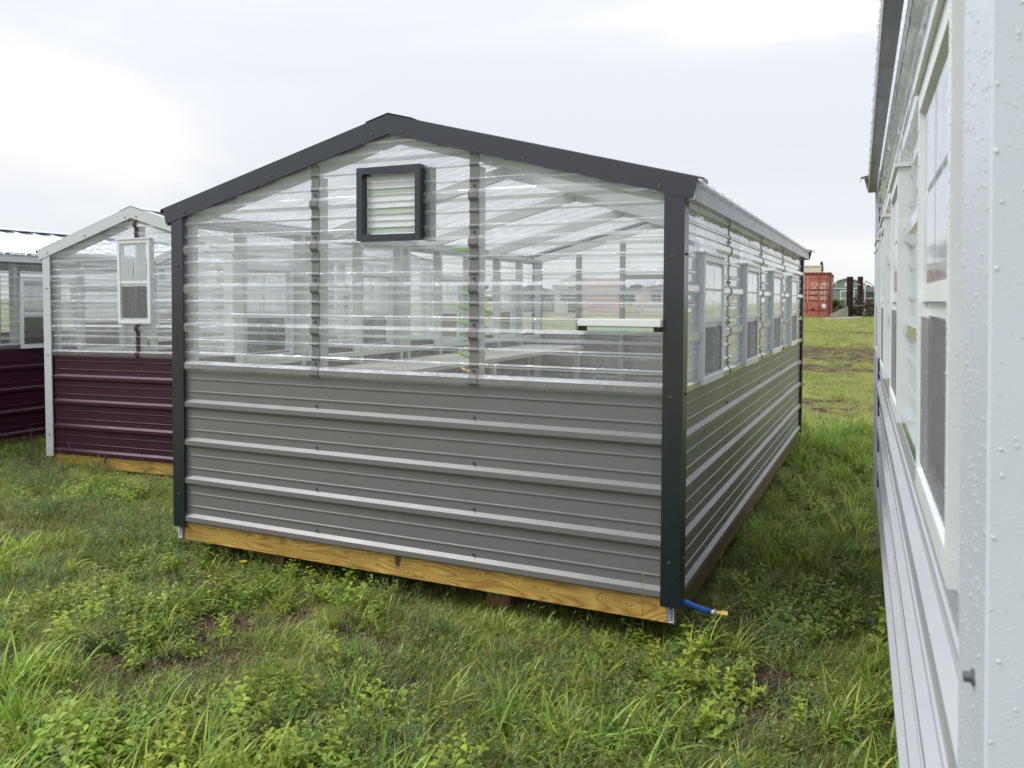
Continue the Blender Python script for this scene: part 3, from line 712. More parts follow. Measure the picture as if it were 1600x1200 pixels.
# ------------------------------------------------------------------ the greenhouses
W0, D0 = 3.062, 5.427
main = greenhouse('grey and clear greenhouse shed with charcoal trim, largest and nearest in the middle', W0, D0, 1.837, 2.249, (0, 0, 0), 0, 0,
    dict(steel=M['grey'], clear=M['clear'], post=M['charcoal'], rake=M['charcoal'], fascia=M['fascia'], roof=M['clear_roof'], ridge=M['charcoal'], strip=M['grey_strip'], strip_side=M['grey_strip'], strip_w=.052, glass=M['glass']),
    front_seams=(-2.012, -1.040), side_seams=(1.17, 2.45, 3.74), win_r=(.37, 1.65, 2.93, 4.21), win_l=(.50, 1.78, 3.03, 4.28), vent=(-1.71, -1.325, 1.607, 1.985))
greenhouse('maroon and clear greenhouse shed with white trim and one gable window', 2.1975, 3.66, 1.853, 2.201, (-6.3056 + 2.1975 * math.cos(.0557), 1.4723 + 2.1975 * math.sin(.0557), -.084), .0557, -.0102,
    dict(steel=M['maroon'], clear=M['clear'], post=M['white'], rake=M['white'], fascia=M['white'], roof=M['clear_roof'], ridge=M['white'], strip=M['maroon_strip'], strip_side=M['maroon_strip'], strip_w=.045, glass=M['glass']),
    front_seams=(-2.1975 + 1.135,), side_seams=(1.22, 2.44), win_r=(.35, 1.7), win_l=(.35, 1.7), win_front=(-2.1975 + .935, 1.18, .375, .735))
greenhouse('maroon greenhouse shed seen along its side, at the left edge beyond the white corner post', 2.6, 5.0, 1.865, 2.215, (-7.3182, .3, -.0948), .0036, 0,
    dict(steel=M['maroon'], clear=M['clear'], post=M['white'], rake=M['white'], fascia=M['white'], roof=M['opaque_roof'], ridge=M['white'], strip=M['maroon_strip'], strip_side=M['maroon_strip'], strip_w=.045, glass=M['glass']),
    front_seams=(-1.3,), side_seams=(.95, 3.0, 4.1), win_r=(1.6, 3.3), win_l=(1.6, 3.3), ww=.42, wz=.875, wh=.735)
EY, ED = .031, .0973
tE = Vector((-math.sin(EY), math.cos(EY), 0)); nE = Vector((math.cos(EY), math.sin(EY), 0))
WE = 3.06
oE = CAM + tE * .72 + nE * (ED + WE + .0137); oE.z = 1.3001 - 1.195 + .035
# the near wall is this building's left wall (local x = -W)
silver = greenhouse('silver greenhouse shed beaded with rain, filling the right edge beside the camera', WE, 5.0, 2.00, 2.41, oE, EY, -.0114,
    dict(steel=M['silver_wall'], clear=M['clear_wet'], post=M['silver'], rake=M['silver'], fascia=M['charcoal'], roof=M['clear_roof'], lip=.054, ridge=M['silver'], strip=M['grey_strip'], strip_side=M['grey_strip'], strip_w=.05, glass=M['frosted']),
    front_seams=(-2.01, -1.04), side_seams=(1.09, 2.37, 3.65), win_r=(.3, 1.5, 2.7, 3.9), win_l=(.235, 1.515, 2.795, 4.075), post_side=.165, post_proud=.010)

# rain droplets standing on the near corner post and window frame of the silver greenhouse
mt, t, o = newmat('water_drop')
gl = N(t, "ShaderNodeBsdfGlossy"); gl.inputs['Roughness'].default_value = 0.03; trn = N(t, "ShaderNodeBsdfTransparent"); mxs = N(t, "ShaderNodeMixShader"); lw = N(t, "ShaderNodeLayerWeight"); lw.inputs[0].default_value = .5
mrx = N(t, "ShaderNodeMapRange"); mrx.inputs[3].default_value = .08; mrx.inputs[4].default_value = .6; L(t, lw.outputs['Facing'], mrx.inputs[0])
trn.inputs[0].default_value = (.97, .98, .99, 1)
wd = N(t, "ShaderNodeBsdfDiffuse"); wd.inputs[0].default_value = (.95, .97, 1, 1); mw_ = N(t, "ShaderNodeMixShader"); mw_.inputs[0].default_value = .5; L(t, trn.outputs[0], mw_.inputs[1]); L(t, wd.outputs[0], mw_.inputs[2])  # white diffuse share paints the bright sky glint into the clear drops
L(t, mrx.outputs[0], mxs.inputs[0]); L(t, mw_.outputs[0], mxs.inputs[1]); L(t, gl.outputs[0], mxs.inputs[2]); L(t, mxs.outputs[0], o.inputs[0]); M['drop'] = mt
def drops(name, parent, specs, seed, rmax=.0014):
    g = np.random.default_rng(seed); V = []; Fc = []
    for (o0, du, dv, dn, n_) in specs:
        o0, du, dv, dn = map(np.array, (o0, du, dv, dn)); lu = np.linalg.norm(du); lv = np.linalg.norm(dv); eu = du / lu; ev = dv / lv
        for _ in range(n_):
            c = o0 + du * g.uniform(.02, .98) + dv * g.uniform(); rr = rmax * g.uniform(.25, 1) ** 1.5 + .0004; b = len(V); st = g.uniform(1, 1.5)
            for ring, (f, h) in enumerate(((1, 0), (.78, .38), (.4, .58))):
                for k in range(7):
                    a = k * 2 * math.pi / 7 + ring * .4; V.append(c + eu * math.cos(a) * rr * f + ev * math.sin(a) * rr * f * st + dn * rr * h)
            V.append(c + dn * rr * .64)
            for ring in range(2):
                for k in range(7): Fc.append((b + ring * 7 + k, b + ring * 7 + (k + 1) % 7, b + (ring + 1) * 7 + (k + 1) % 7, b + (ring + 1) * 7 + k))
            for k in range(7): Fc.append((b + 14 + k, b + 14 + (k + 1) % 7, b + 21))
    me = bpy.data.meshes.new(name); me.from_pydata([tuple(v) for v in V], [], Fc); me.materials.append(M['drop']); me.polygons.foreach_set('use_smooth', [True] * len(me.polygons))
    o_ = bpy.data.objects.new(name, me); COL.objects.link(o_); o_.parent = parent; return tag(o_, kind='stuff')
drops('rain_droplets', silver, [((-WE - .0102, -.032, .0), (0, .175, 0), (0, 0, 1.95), (-1, 0, 0), 1500), ((-WE - .010, -.0322, 0), (.09, 0, 0), (0, 0, 1.95), (0, -1, 0), 450),
    ((-WE + .022 - .0342, .235, .9), (0, .028, 0), (0, 0, .63), (-1, 0, 0), 120), ((-WE + .022 - .0342, .727, .9), (0, .028, 0), (0, 0, .63), (-1, 0, 0), 120), ((-WE + .0215, .155, 1.0), (0, .07, 0), (0, 0, .8), (-1, 0, 0), 160)], 5)

# bench inside the main greenhouse
t_ = thing('potting_bench', 'long pale potting bench inside the grey greenhouse along its far wall', 'bench', (-2.62, 2.7, 0))
bbox('bench_top', (-.34, .34, -2.2, 2.3, .765, .80), M['bench'], t_, .003)
for y in (-2.1, .1, 2.2):
    for x in (-.30, .30):
        bbox('leg', (x - .022, x + .022, y - .022, y + .022, .002, .764), M['stud'], t_)

# white tray on the outside of the clear gable
t_ = thing('wall_tray', 'slim white tray with pale green lip and black end caps on the clear gable', 'tray', (-.30, -.026, 1.165))
bbox('tray_body', (-.175, .212, -.040, .004, .022, .055), M['whiteplastic'], t_, .003)
bbox('tray_lip', (-.130, .180, -.036, .002, .002, .0215), M['paleplastic'], t_, .002)
bbox('end_cap', (-.175, -.131, -.036, .002, .000, .0215), M['black'], t_, .002)
bbox('end_cap', (.181, .212, -.036, .002, .000, .0215), M['black'], t_, .002)

# green coil hose hanging inside
t_ = thing('coil_hose', 'bright green coiled hose hanging inside the clear gable by the right seam strip', 'hose', (-1.19, .26, .95))
pts = []
for i in range(0, 241):
    u = i / 240; a = u * 2 * math.pi * 6.2 + 2
    r = .055 + .05 * math.sin(math.pi * min(1, u * 1.1)); r *= (1 - .25 * u)
    pts.append((r * math.cos(a) + .02 * math.sin(5 * u), r * math.sin(a) * .8, 0.46 - .47 * u ** 1.2))
bm = bmesh.new(); tube(bm, pts, .0085, 8); obj('hose', bm, M['hose_green'], t_, True)
e0 = pts[-1]
bm = bmesh.new(); tube(bm, [(e0[0] - .005, e0[1], e0[2]), (e0[0] + .02, e0[1], e0[2] - .012), (e0[0] + .045, e0[1] - .01, e0[2] - .014)], [.011, .012, .010], 10); obj('brass_fitting', bm, M['brass'], t_, True)
bm = bmesh.new(); tube(bm, [(e0[0] + .045, e0[1] - .01, e0[2] - .014), (e0[0] + .085, e0[1] - .012, e0[2] - .02)], [.010, .014], 10); obj('spray_tip', bm, M['whiteplastic'], t_, True)
bm = bmesh.new(); tube(bm, [(pts[0][0], pts[0][1], .46), (.01, 0, .49), (.035, 0, .52)], [.012, .016, .014], 10); obj('hose_connector', bm, M['brass'], t_, True)
bm = bmesh.new(); tube(bm, [(.03, 0, .52), (.05, 0, .57), (.06, 0, .60)], [.018, .022, .016], 12); obj('valve', bm, M['steel'], t_, True)
bbox('hook', (-.02, .09, -.20, .02, .602, .617), M['hose_green'], t_)

# blue hose stub at the corner post
t_ = thing('hose_stub', 'short blue hose stub with brass coupling poking out under the charcoal corner post', 'hose', (-.02, .06, -.055))
pts = [(-.02, .0, .0), (.03, .01, -.006), (.07, .02, -.022), (.105, .03, -.034), (.135, .035, -.040)]
bm = bmesh.new(); tube(bm, pts, .0125, 12); obj('hose', bm, M['hose_blue'], t_, True)
bm = bmesh.new(); tube(bm, [(.133, .035, -.040), (.157, .040, -.043)], .0145, 12); obj('ferrule', bm, M['steel'], t_, True)
bm = bmesh.new(); tube(bm, [(.157, .040, -.043), (.176, .043, -.045)], .012, 12); tube(bm, [(.176, .043, -.045), (.206, .048, -.047)], .018, 6); obj('brass_coupling', bm, M['brass'], t_)

# lumber tags on the beam ends
for x, lab in ((-.047, 'small white and blue lumber tag stapled under the right charcoal corner post'), (-3.045, 'small white and blue lumber tag stapled under the left charcoal corner post')):
    t_ = thing('lumber_tag', lab, 'tag', (x, .0095, -.142), group='lumber tags at the beam ends')
    bbox('tag_sheet', (-.014, .014, -.001, .001, .0, .075), M['whiteplastic'], t_)
    bbox('tag_print', (-.009, .009, -.0018, -.0011, .008, .066), M['tag_blue'], t_)
    for k in range(5):
        bbox('tag_line', (-.0055, .0055 - .002 * (k % 2), -.0024, -.0019, .014 + k * .010, .018 + k * .010), M['whiteplastic'], t_)

# wooden blocks under the greenhouse
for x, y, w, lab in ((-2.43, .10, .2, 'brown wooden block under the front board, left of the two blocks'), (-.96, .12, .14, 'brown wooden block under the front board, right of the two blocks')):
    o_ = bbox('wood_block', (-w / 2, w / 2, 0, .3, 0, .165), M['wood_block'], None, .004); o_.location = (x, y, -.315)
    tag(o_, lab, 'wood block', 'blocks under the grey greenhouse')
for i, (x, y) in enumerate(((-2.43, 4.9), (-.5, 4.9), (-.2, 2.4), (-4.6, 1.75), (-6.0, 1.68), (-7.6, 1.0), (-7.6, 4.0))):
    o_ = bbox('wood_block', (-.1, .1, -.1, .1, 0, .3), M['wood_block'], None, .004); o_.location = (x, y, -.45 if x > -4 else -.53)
    tag(o_, 'hidden wooden block carrying a greenhouse beam in the grass', 'wood block', 'blocks lost in the grass under the sheds')
# ------------------------------------------------------------------ background across the field
def rotz(a): return (0, 0, a)
def foliage(name, parent, centre, radii, n, leaf, cols, mat, seed=0, clumps=14):
    """a crown of many leaf-sized faces gathered in uneven clumps"""
    g = np.random.default_rng(seed)
    c = g.normal(size=(clumps, 3)); c /= np.linalg.norm(c, axis=1)[:, None]; c *= g.uniform(.35, .95, (clumps, 1)) * np.array(radii); cr = g.uniform(.25, .5, clumps) * min(radii)
    which = g.integers(0, clumps, n); off = g.normal(size=(n, 3)) * .55
    p = np.array(centre) + c[which] + off * cr[which][:, None]
    u = g.normal(size=(n, 3)); u /= np.linalg.norm(u, axis=1)[:, None]; w = g.normal(size=(n, 3)); v = np.cross(u, w); v /= np.linalg.norm(v, axis=1)[:, None]
    s = leaf * g.uniform(.5, 1.4, (n, 1))
    V = np.stack([p - u * s, p + v * s * .45, p + u * s, p - v * s * .45], 1).reshape(-1, 3)
    me = bpy.data.meshes.new(name); me.from_pydata(V.tolist(), [], np.arange(4 * n).reshape(-1, 4).tolist())
    tone = g.uniform(.6, 1.3, clumps)[which] * g.uniform(.75, 1.25, n); ci = g.integers(0, len(cols), n)
    C_ = np.array(cols)[ci] * tone[:, None]
    ca = me.color_attributes.new('tint', 'FLOAT_COLOR', 'POINT')
    ca.data.foreach_set('color', np.repeat(np.concatenate([C_, np.ones((n, 1))], 1), 4, axis=0).reshape(-1).astype(np.float32))
    me.materials.append(mat); o = bpy.data.objects.new(name, me); COL.objects.link(o); o.parent = parent
    return o

# salmon shipping container
t_ = thing('shipping_container', 'salmon red shipping container with white lettering across the field', 'container', (-2.20, 45.33, .36), rotz(.03))
Wc, Hc, Lc = 2.44, 2.62, 6.06
for a in ((-Wc, -Wc + .12), (-.10, 0)): bbox('corner_column', (a[0], a[1], -.02, .12, 0, Hc), M['container_dark'], t_)
bbox('header', (-Wc + .121, -.101, .0, .1, Hc - .13, Hc), M['container_dark'], t_); bbox('sill', (-Wc + .121, -.101, .0, .1, .0, .13), M['container_dark'], t_)
for x0, x1 in ((-Wc + .13, -Wc / 2 - .012), (-Wc / 2 + .012, -.11)):
    dr = bbox('door', (x0, x1, .03, .09, .14, Hc - .14), M['container'], t_)
    for z in (.45, 1.02, 1.32, 1.62, 2.28): bbox('door_rib', (x0 + .02, x1 - .02, .012, .029, z, z + .05), M['container_dark'] if z < 1.7 else M['container'], dr)
    for f in (.12, .52):
        x = x1 - f * 1.05 if x1 > -.5 else x0 + f * 1.05
        bm = bmesh.new(); tube(bm, [(x, -.02, .05), (x, -.02, Hc - .05)], .022, 8); lr = obj('lock_rod', bm, M['container'], dr)
        bbox('rod_handle', (x - .02, x + .28 if f > .3 and x < -.5 else x + .02, -.055, -.043, .62, .66), M['container_dark'], dr)
def corr(bm, x, y0, y1, z0, z1, sgn):
    n = int((y1 - y0) / .14); pv = None
    for i in range(n * 2 + 1):
        y = y0 + (y1 - y0) * i / (n * 2); xx = x + (sgn * .03 if (i // 2) % 2 else 0)
        c_ = (bm.verts.new((xx, y, z0)), bm.verts.new((xx, y, z1)))
        if pv: bm.faces.new((pv[0], c_[0], c_[1], pv[1]))
        pv = c_
for x, s in ((-.04, 1), (-Wc + .04, -1)):
    bm = bmesh.new(); corr(bm, x, .121, Lc, .12, Hc - .1, s * -1); obj('side_wall', bm, M['container'], t_)
bbox('side_rail', (-.06, 0, .121, Lc, Hc - .1, Hc), M['container'], t_); bbox('side_rail', (-.08, 0, .121, Lc, 0, .12), M['container_dark'], t_)
bbox('roof', (-Wc + .02, -.061, .121, Lc, Hc - .03, Hc - .01), M['container'], t_)
for body, size, x, z in (('ICSU', .25, -1.06, 1.88), ('148681 3', .25, -.62, 1.88), ('US', .22, -1.02, 1.68 - .0), ('4510', .22, -.62, 1.68), ('MAX.GR', .11, -1.08, 1.47), ('TARE', .11, -1.08, 1.385), ('NET', .11, -1.08, 1.18), ('CU.CAP', .11, -1.08, 1.09),
                         ('30 480', .16, -.60, 1.46), ('67 200', .16, -.60, 1.34), (' 2 250', .16, -.60, 1.17), ('28 230', .16, -.60, 1.05)):
    text_part('lettering', body, size, M['letter'], t_, (x, .010 if z < 1.7 else .024, z), (math.pi / 2, 0, 0), .002)
bbox('placard', (-.46, -.20, .008, .012, .60, .84), M['whiteplastic'], t_)
bbox('lock_box', (-1.0, -.88, -.03, .01, .5, .62), M['rustpost'], t_)

# cream trailer body behind the container
t_ = thing('cream_trailer', 'cream box trailer rising behind the salmon shipping container', 'trailer', (-6.75, 59.3, .3), rotz(.06))
bbox('trailer_body', (-1.5, 3.0, 0, 2.4, 1.0, 3.6), M['cream'], t_, .04)
bbox('roof_unit', (-.2, 1.5, -.5, -.01, 2.75, 3.2), M['rustpost'], t_, .05)
bbox('roof_edge', (-1.55, 3.05, -.04, 2.44, 3.601, 3.67), M['cream'], t_)
for x in (-1.0, 2.0):
    bm = bmesh.new(); tube(bm, [(x, .1, .5), (x, .35, .5)], .5, 16); obj('wheel', bm, M['black'], t_)
bbox('chassis', (-1.4, 2.5, .3, 2.1, .8, .999), M['rustpost'], t_)

# teal gambrel barn
t_ = thing('teal_barn', 'teal barn with white trim and rounded gambrel roof behind the posts', 'barn', (-2.75, 77.5, .70), rotz(.05))
prof = [(-1.55, 0), (-1.45, 1.9), (-1.28, 2.25), (-.85, 2.62), (0, 2.86), (.85, 2.62), (1.28, 2.25), (1.45, 1.9), (1.55, 0)]
def prism(pts_, y0, y1, mat, name, par):
    bm = bmesh.new(); A = [bm.verts.new((x, y0, z)) for x, z in pts_]; B_ = [bm.verts.new((x, y1, z)) for x, z in pts_]; n = len(pts_)
    bm.faces.new(A); bm.faces.new(B_)
    for i in range(n): bm.faces.new((A[i], A[(i + 1) % n], B_[(i + 1) % n], B_[i]))
    bmesh.ops.recalc_face_normals(bm, faces=bm.faces[:]); return obj(name, bm, mat, par)
prism(prof, 0, 6, M['teal'], 'wall', t_)
for a, b in zip(prof[1:-1], prof[2:-1]):
    bm = bmesh.new(); beam(bm, (a[0], -.06, a[1] + .02), (b[0], -.06, b[1] + .02), .1, .07); obj('trim', bm, M['palewhite'], t_)
bbox('trim', (-1.45, 1.45, -.08, -.02, 1.85, 1.92), M['palewhite'], t_)
wf = bbox('door', (-.62, .62, -.09, -.02, .3, 1.72), M['palewhite'], t_)
for x0, x1 in ((-.55, -.03), (.03, .55)):
    for z0, z1 in ((.35, .95), (1.03, 1.62)): bbox('pane', (x0, x1, -.10, -.091, z0, z1), M['teal'], wf)
for x in (-.25, .20): bbox('window', (x, x + .16, -.09, -.02, 2.05, 2.4), M['palewhite'], t_)
# low teal building to its right
t_ = thing('teal_shed', 'low grey teal shed with pale window right of the barn', 'shed', (-.1, 82, .75), rotz(.05))
bbox('wall', (-1.2, 4.5, 0, 4, 0, 1.5), M['teal'], t_)
bm = bmesh.new(); A = [(-1.4, -.3, 1.5), (4.7, -.3, 1.5), (4.7, 2, 2.1), (-1.4, 2, 2.1)]; bm.faces.new([bm.verts.new(v) for v in A]); A = [(-1.4, 4.3, 1.5), (4.7, 4.3, 1.5), (4.7, 2.001, 2.1), (-1.4, 2.001, 2.1)]; bm.faces.new([bm.verts.new(v) for v in A])
bmesh.ops.solidify(bm, geom=bm.faces[:], thickness=.08); obj('roof', bm, M['teal'], t_)
bbox('window', (-.3, .6, -.04, .0, .5, 1.3), M['palewhite'], t_); bbox('pane', (-.2, .5, -.05, -.041, .6, 1.2), M['darkwin'], t_)

# dark steel posts
for (x, y, z0, z1, w, lab) in ((-1.295, 47.3, .3, 2.79, .137, 'nearer of the two dark rusty steel posts beside the salmon container'), (-.92, 52.9, .3, 2.95, .13, 'farther of the two dark rusty steel posts, partly behind brush')):
    t_ = thing('steel_post', lab, 'post', (x, y, 0), rotz(.4), 'dark steel posts')
    bbox('web', (-w, w, -.012, .012, z0 - .4, z1), M['rustpost'], t_)
    bbox('flange', (-w - .015, -w - .001, -.09, .09, z0 - .4, z1), M['rustpost'], t_); bbox('flange', (w + .001, w + .015, -.09, .09, z0 - .4, z1), M['rustpost'], t_)
t_ = thing('pipe_rail', 'pale pipe rail with two bars running between the dark steel posts', 'rail', (-1.05, 50.1, .2))
for z in (1.2, 2.2):
    bm = bmesh.new(); tube(bm, [(-.24, -2.6, z), (.12, 2.7, z + .02)], .035, 8); obj('bar', bm, M['concrete'], t_)
bm = bmesh.new(); tube(bm, [(-.24, -2.5, .0), (-.24, -2.5, 2.2)], .03, 8); obj('upright', bm, M['concrete'], t_)

# pale concrete slabs leaning by the container
t_ = thing('concrete_slab', 'pale concrete slab leaning at the foot of the container', 'slab', (-1.75, 43.6, .38), (0, 0, .35))
bm = bmesh.new(); A = [(-.35, 0, -.1), (.75, .5, 0), (.72, .55, .72), (-.33, .1, .28)]
f = bm.faces.new([bm.verts.new(v) for v in A]); bmesh.ops.solidify(bm, geom=[f], thickness=.12); obj('slab', bm, M['concrete'], t_)
o_ = bbox('concrete_beam', (-.9, .9, -.12, .12, 0, .10), M['concrete'], None, .01); o_.location = (-1.35, 41.5, .42); o_.rotation_euler = (0, -.06, .42)
tag(o_, 'pale concrete beam lying in the grass before the leaning slab', 'beam')

# white implement frame with rails in the brush
t_ = thing('white_gate', 'white tubular gate standing in the brush right of the steel posts', 'gate', (-.3, 51, .75), rotz(.42))
for a, b in (((-.3, 0, 0), (-.3, 0, 1.9)), ((-.3, 0, 1.9), (.25, 0, 1.55)), ((.25, 0, 1.55), (.32, 0, .85)), ((.32, 0, .85), (1.6, 0, .82)), ((1.6, 0, .0), (1.6, 0, .95)), ((-.3, 0, .8), (.3, 0, .8)), ((-1.5, 0, .35), (-.3, 0, .35)), ((-1.5, 0, 0), (-1.5, 0, .8))):
    bm = bmesh.new(); tube(bm, [a, b], .035, 8); obj('bar', bm, M['palewhite'], t_)

# brush, trees, far wood
GR = [(.045, .065, .018), (.07, .085, .025), (.085, .07, .04)]
BR = [(.10, .065, .045), (.07, .05, .035), (.13, .09, .06), (.06, .07, .025)]
spots_ = [(-.75, 47.8, .9, .95, .6, .75, BR, 'brown dead brush heaped behind the nearer steel post'), (.35, 47.0, .9, 1.0, .6, .75, BR, 'reddish brown brush at the right behind the steel posts'),
          (-1.9, 50.5, 1.0, 1.1, .6, .7, GR, 'dark green bush between the container and the posts'), (-.75, 54, 1.3, 1.0, .6, 1.0, GR, 'green leafy bush behind the farther steel post'),
          (.55, 50.5, 1.5, .75, .5, 1.45, [(.11, .13, .03), (.08, .085, .03), (.12, .09, .045)], 'tall yellow green bush at the right edge of the gap'), (-2.3, 53.5, 1.0, .45, .6, .8, [(.12, .17, .03), (.08, .12, .03)], 'bright green sapling beside the container wall')]
for i, (x, y, z, rx, ry, rz, cols, lab) in enumerate(spots_):
    t_ = thing('bush', lab, 'bush', (x, y, z - rz + .0), (0, 0, 0), 'bushes beyond the field')
    foliage('foliage', t_, (0, 0, rz * .9), (rx, ry, rz), 1300, .055, cols, M['brush'], 30 + i)
    bm = bmesh.new()
    for k in range(9):
        a = k * .7; tube(bm, [(.05 * math.cos(a), .05 * math.sin(a), -.3), (rx * .5 * math.cos(a), ry * .5 * math.sin(a), rz * .8), (rx * .8 * math.cos(a), ry * .8 * math.sin(a), rz * (1.3 + .3 * math.sin(k * 3)))], [.02, .013, .005], 5)
    obj('stem', bm, M['bark'], t_)
t_ = thing('conifer_tree', 'small dark pointed conifer top showing above the container roof', 'tree', (-5.2, 80, .7))
bm = bmesh.new(); tube(bm, [(0, 0, 0), (0, 0, 4.6)], [.14, .02], 7); obj('trunk', bm, M['bark'], t_)
for k, zc in enumerate(np.linspace(1.0, 4.3, 8)): foliage('crown', t_, (0, 0, zc), (.42 - .05 * k, .42 - .05 * k, .3), 160, .12, [(.02, .035, .015), (.03, .05, .02)], M['brush'], 60 + k, 9)
for i in range(24):
    x = -58 + i * 2.75 + 1.2 * math.sin(i * 2.1); y = 150 + 6 * math.sin(i * 1.7); h = 3.6 + 1.1 * math.sin(i * 1.3 + 1) + .5 * math.sin(i * 3.7)
    t_ = thing('broadleaf_tree', 'dark green tree in the far tree line beyond the field', 'tree', (x, y, .6), (0, 0, 0), 'far tree line')
    foliage('crown', t_, (0, 0, h * .55), (2.2, 1.8, h * .42), 700, .3, [(.03, .05, .02), (.045, .07, .025), (.025, .04, .02)], M['brush'], 100 + i, 16)
    bm = bmesh.new(); tube(bm, [(0, 0, -.3), (.1, 0, h * .35), (.2, .1, h * .7)], [.22, .16, .05], 7); obj('trunk', bm, M['bark'], t_)

# buildings seen through the clear walls
def simple_house(name, label, cat, loc, rz_, w, d, h, hr, wall, roof):
    t_ = thing(name, label, cat, loc, rotz(rz_))
    prism([(-w / 2, 0), (-w / 2, h), (0, h + hr), (w / 2, h), (w / 2, 0)], 0, d, wall, 'wall', t_)
    for s in (-1, 1):
        bm = bmesh.new(); f = bm.faces.new([bm.verts.new(v) for v in ((0, -.2, h + hr + .05), (0, d + .2, h + hr + .05), (s * (w / 2 + .2), d + .2, h - .02), (s * (w / 2 + .2), -.2, h - .02))])
        bmesh.ops.solidify(bm, geom=[f], thickness=.06); obj('roof', bm, roof, t_)
    bbox('door', (-.5, .5, -.05, -.001, 0, 2.0), M['darkwin'], t_)
    for x in (-w * .35, w * .27): bbox('window', (x, x + .7, -.05, -.001, 1.0, 1.8), M['darkwin'], t_)
simple_house('white_shed', 'white gabled shed across the field, seen through the clear gable', 'shed', (-20.3, 52.8, .35), .42, 3.0, 5, 2.2, .7, M['palewhite'], M['palewhite'])
simple_house('grey_shed', 'low grey shed left of the white shed, seen through the clear gable', 'shed', (-23.5, 52, .35), .42, 3.2, 4, 1.7, .4, M['stud_dark'], M['stud'])
t_ = thing('pink_container', 'faded pink container seen hazily through the clear gable', 'container', (-17.7, 52, .35), rotz(.42))
bbox('body', (-1.22, 1.22, 0, 6, 0, 2.6), M['pinkpaint'], t_, .03)
for x in (-.9, -.3, .3, .9):
    bm = bmesh.new(); tube(bm, [(x, -.04, .1), (x, -.04, 2.5)], .03, 6); obj('lock_rod', bm, M['pinkpaint'], t_)
for x0, x1 in ((-1.18, -.02), (.02, 1.18)): bbox('door', (x0, x1, -.02, -.001, .08, 2.5), M['pinkpaint'], t_)
simple_house('tan_shed', 'low tan shed right of the pink container, seen through the clear gable', 'shed', (-13.6, 55, .35), .42, 4.2, 4, 1.8, .5, M['cream'], M['stud_dark'])

# ------------------------------------------------------------------ grass and weeds
G = np.random.default_rng(11)
GREENS = np.array([(.24, .33, .065), (.29, .37, .075), (.18, .26, .055), (.36, .41, .11), (.26, .33, .10)])
PALE = np.array([(.42, .46, .13), (.34, .42, .12), (.50, .48, .18), (.29, .37, .11)])
BRIGHT = np.array([(.28, .40, .05), (.33, .43, .07), (.22, .33, .05)])
BLUEG = np.array([(.16, .23, .10), (.19, .25, .12)])
STRAW = np.array([(.34, .26, .13), (.26, .17, .09), (.40, .33, .18)])
class Tuft:
    def __init__(s): s.v = []; s.f = []; s.c = []
    def add(s, V, Fc, col, tip=None):
        b = len(s.v); s.v += [tuple(p) for p in V]; s.f += [tuple(b + i for i in q) for q in Fc]
        for i in range(len(V)):
            k = i / max(1, len(V) - 1); cc = col if tip is None else col * (1 - k) + tip * k
            s.c.append((cc[0], cc[1], cc[2], 1.0))
    def blade(s, base, az, lean, ln, w, curve, col, seg=4, tip=None):
        d = np.array([math.cos(az), math.sin(az), 0]); side = np.array([-math.sin(az), math.cos(az), 0]); p = np.array(base, float); V = []; a = lean
        for i in range(seg):
            ww = w * (1 - (i / seg) ** 1.8) * (0.75 if i == 0 else 1)
            V += [p - side * ww / 2, p + side * ww / 2 + np.array([0, 0, ww * .25])]
            p = p + (d * math.sin(a) + np.array([0, 0, math.cos(a)])) * ln / seg; a += curve / seg
        V.append(p); Fc = [(2 * i, 2 * i + 1, 2 * i + 3, 2 * i + 2) for i in range(seg - 1)] + [(2 * seg - 2, 2 * seg - 1, 2 * seg)]
        s.add(V, Fc, col, tip); return p
    def leaf(s, base, az, pitch, ln, w, col):
        d = np.array([math.cos(az) * math.cos(pitch), math.sin(az) * math.cos(pitch), math.sin(pitch)]); side = np.array([-math.sin(az), math.cos(az), 0]); up = np.cross(d, side) * -1
        b = np.array(base); m1 = b + d * ln * .35; m2 = b + d * ln * .72 - np.array([0, 0, ln * .08]); e = b + d * ln - np.array([0, 0, ln * .25])
        V = [b, m1 - side * w / 2 + np.array([0, 0, w * .18]), m1 - np.array([0, 0, 0]), m1 + side * w / 2 + np.array([0, 0, w * .18]), m2 - side * w * .38 + np.array([0, 0, w * .1]), m2, m2 + side * w * .38 + np.array([0, 0, w * .1]), e]
        s.add(V, [(0, 2, 1), (0, 3, 2), (1, 2, 5, 4), (2, 3, 6, 5), (4, 5, 7), (5, 6, 7)], col)
    def mesh(s, name):
        me = bpy.data.meshes.new(name); me.from_pydata(s.v, [], s.f)
        ca = me.color_attributes.new('tint', 'FLOAT_COLOR', 'POINT'); ca.data.foreach_set('color', np.array(s.c, np.float32).reshape(-1))
        me.polygons.foreach_set('use_smooth', [True] * len(me.polygons))
        me.materials.append(M['leaf']); return me
def disc(r): a = G.uniform(0, 6.283); q = r * math.sqrt(G.uniform()); return (q * math.cos(a), q * math.sin(a), -.012)
def pick(a): return a[G.integers(0, len(a))] * G.uniform(.9, 1.35)
def t_fine(n=95, r=.12, l0=.035, l1=.10, w=.0032, straw=.13, cols=GREENS):
    T = Tuft()
    for _ in range(n):
        st = G.uniform() < straw
        T.blade(disc(r), G.uniform(0, 6.283), G.uniform(.1, 1.0), G.uniform(l0, l1), w * G.uniform(.7, 1.3), G.uniform(.3, 1.5), pick(STRAW) if st else pick(cols), 3)
    return T
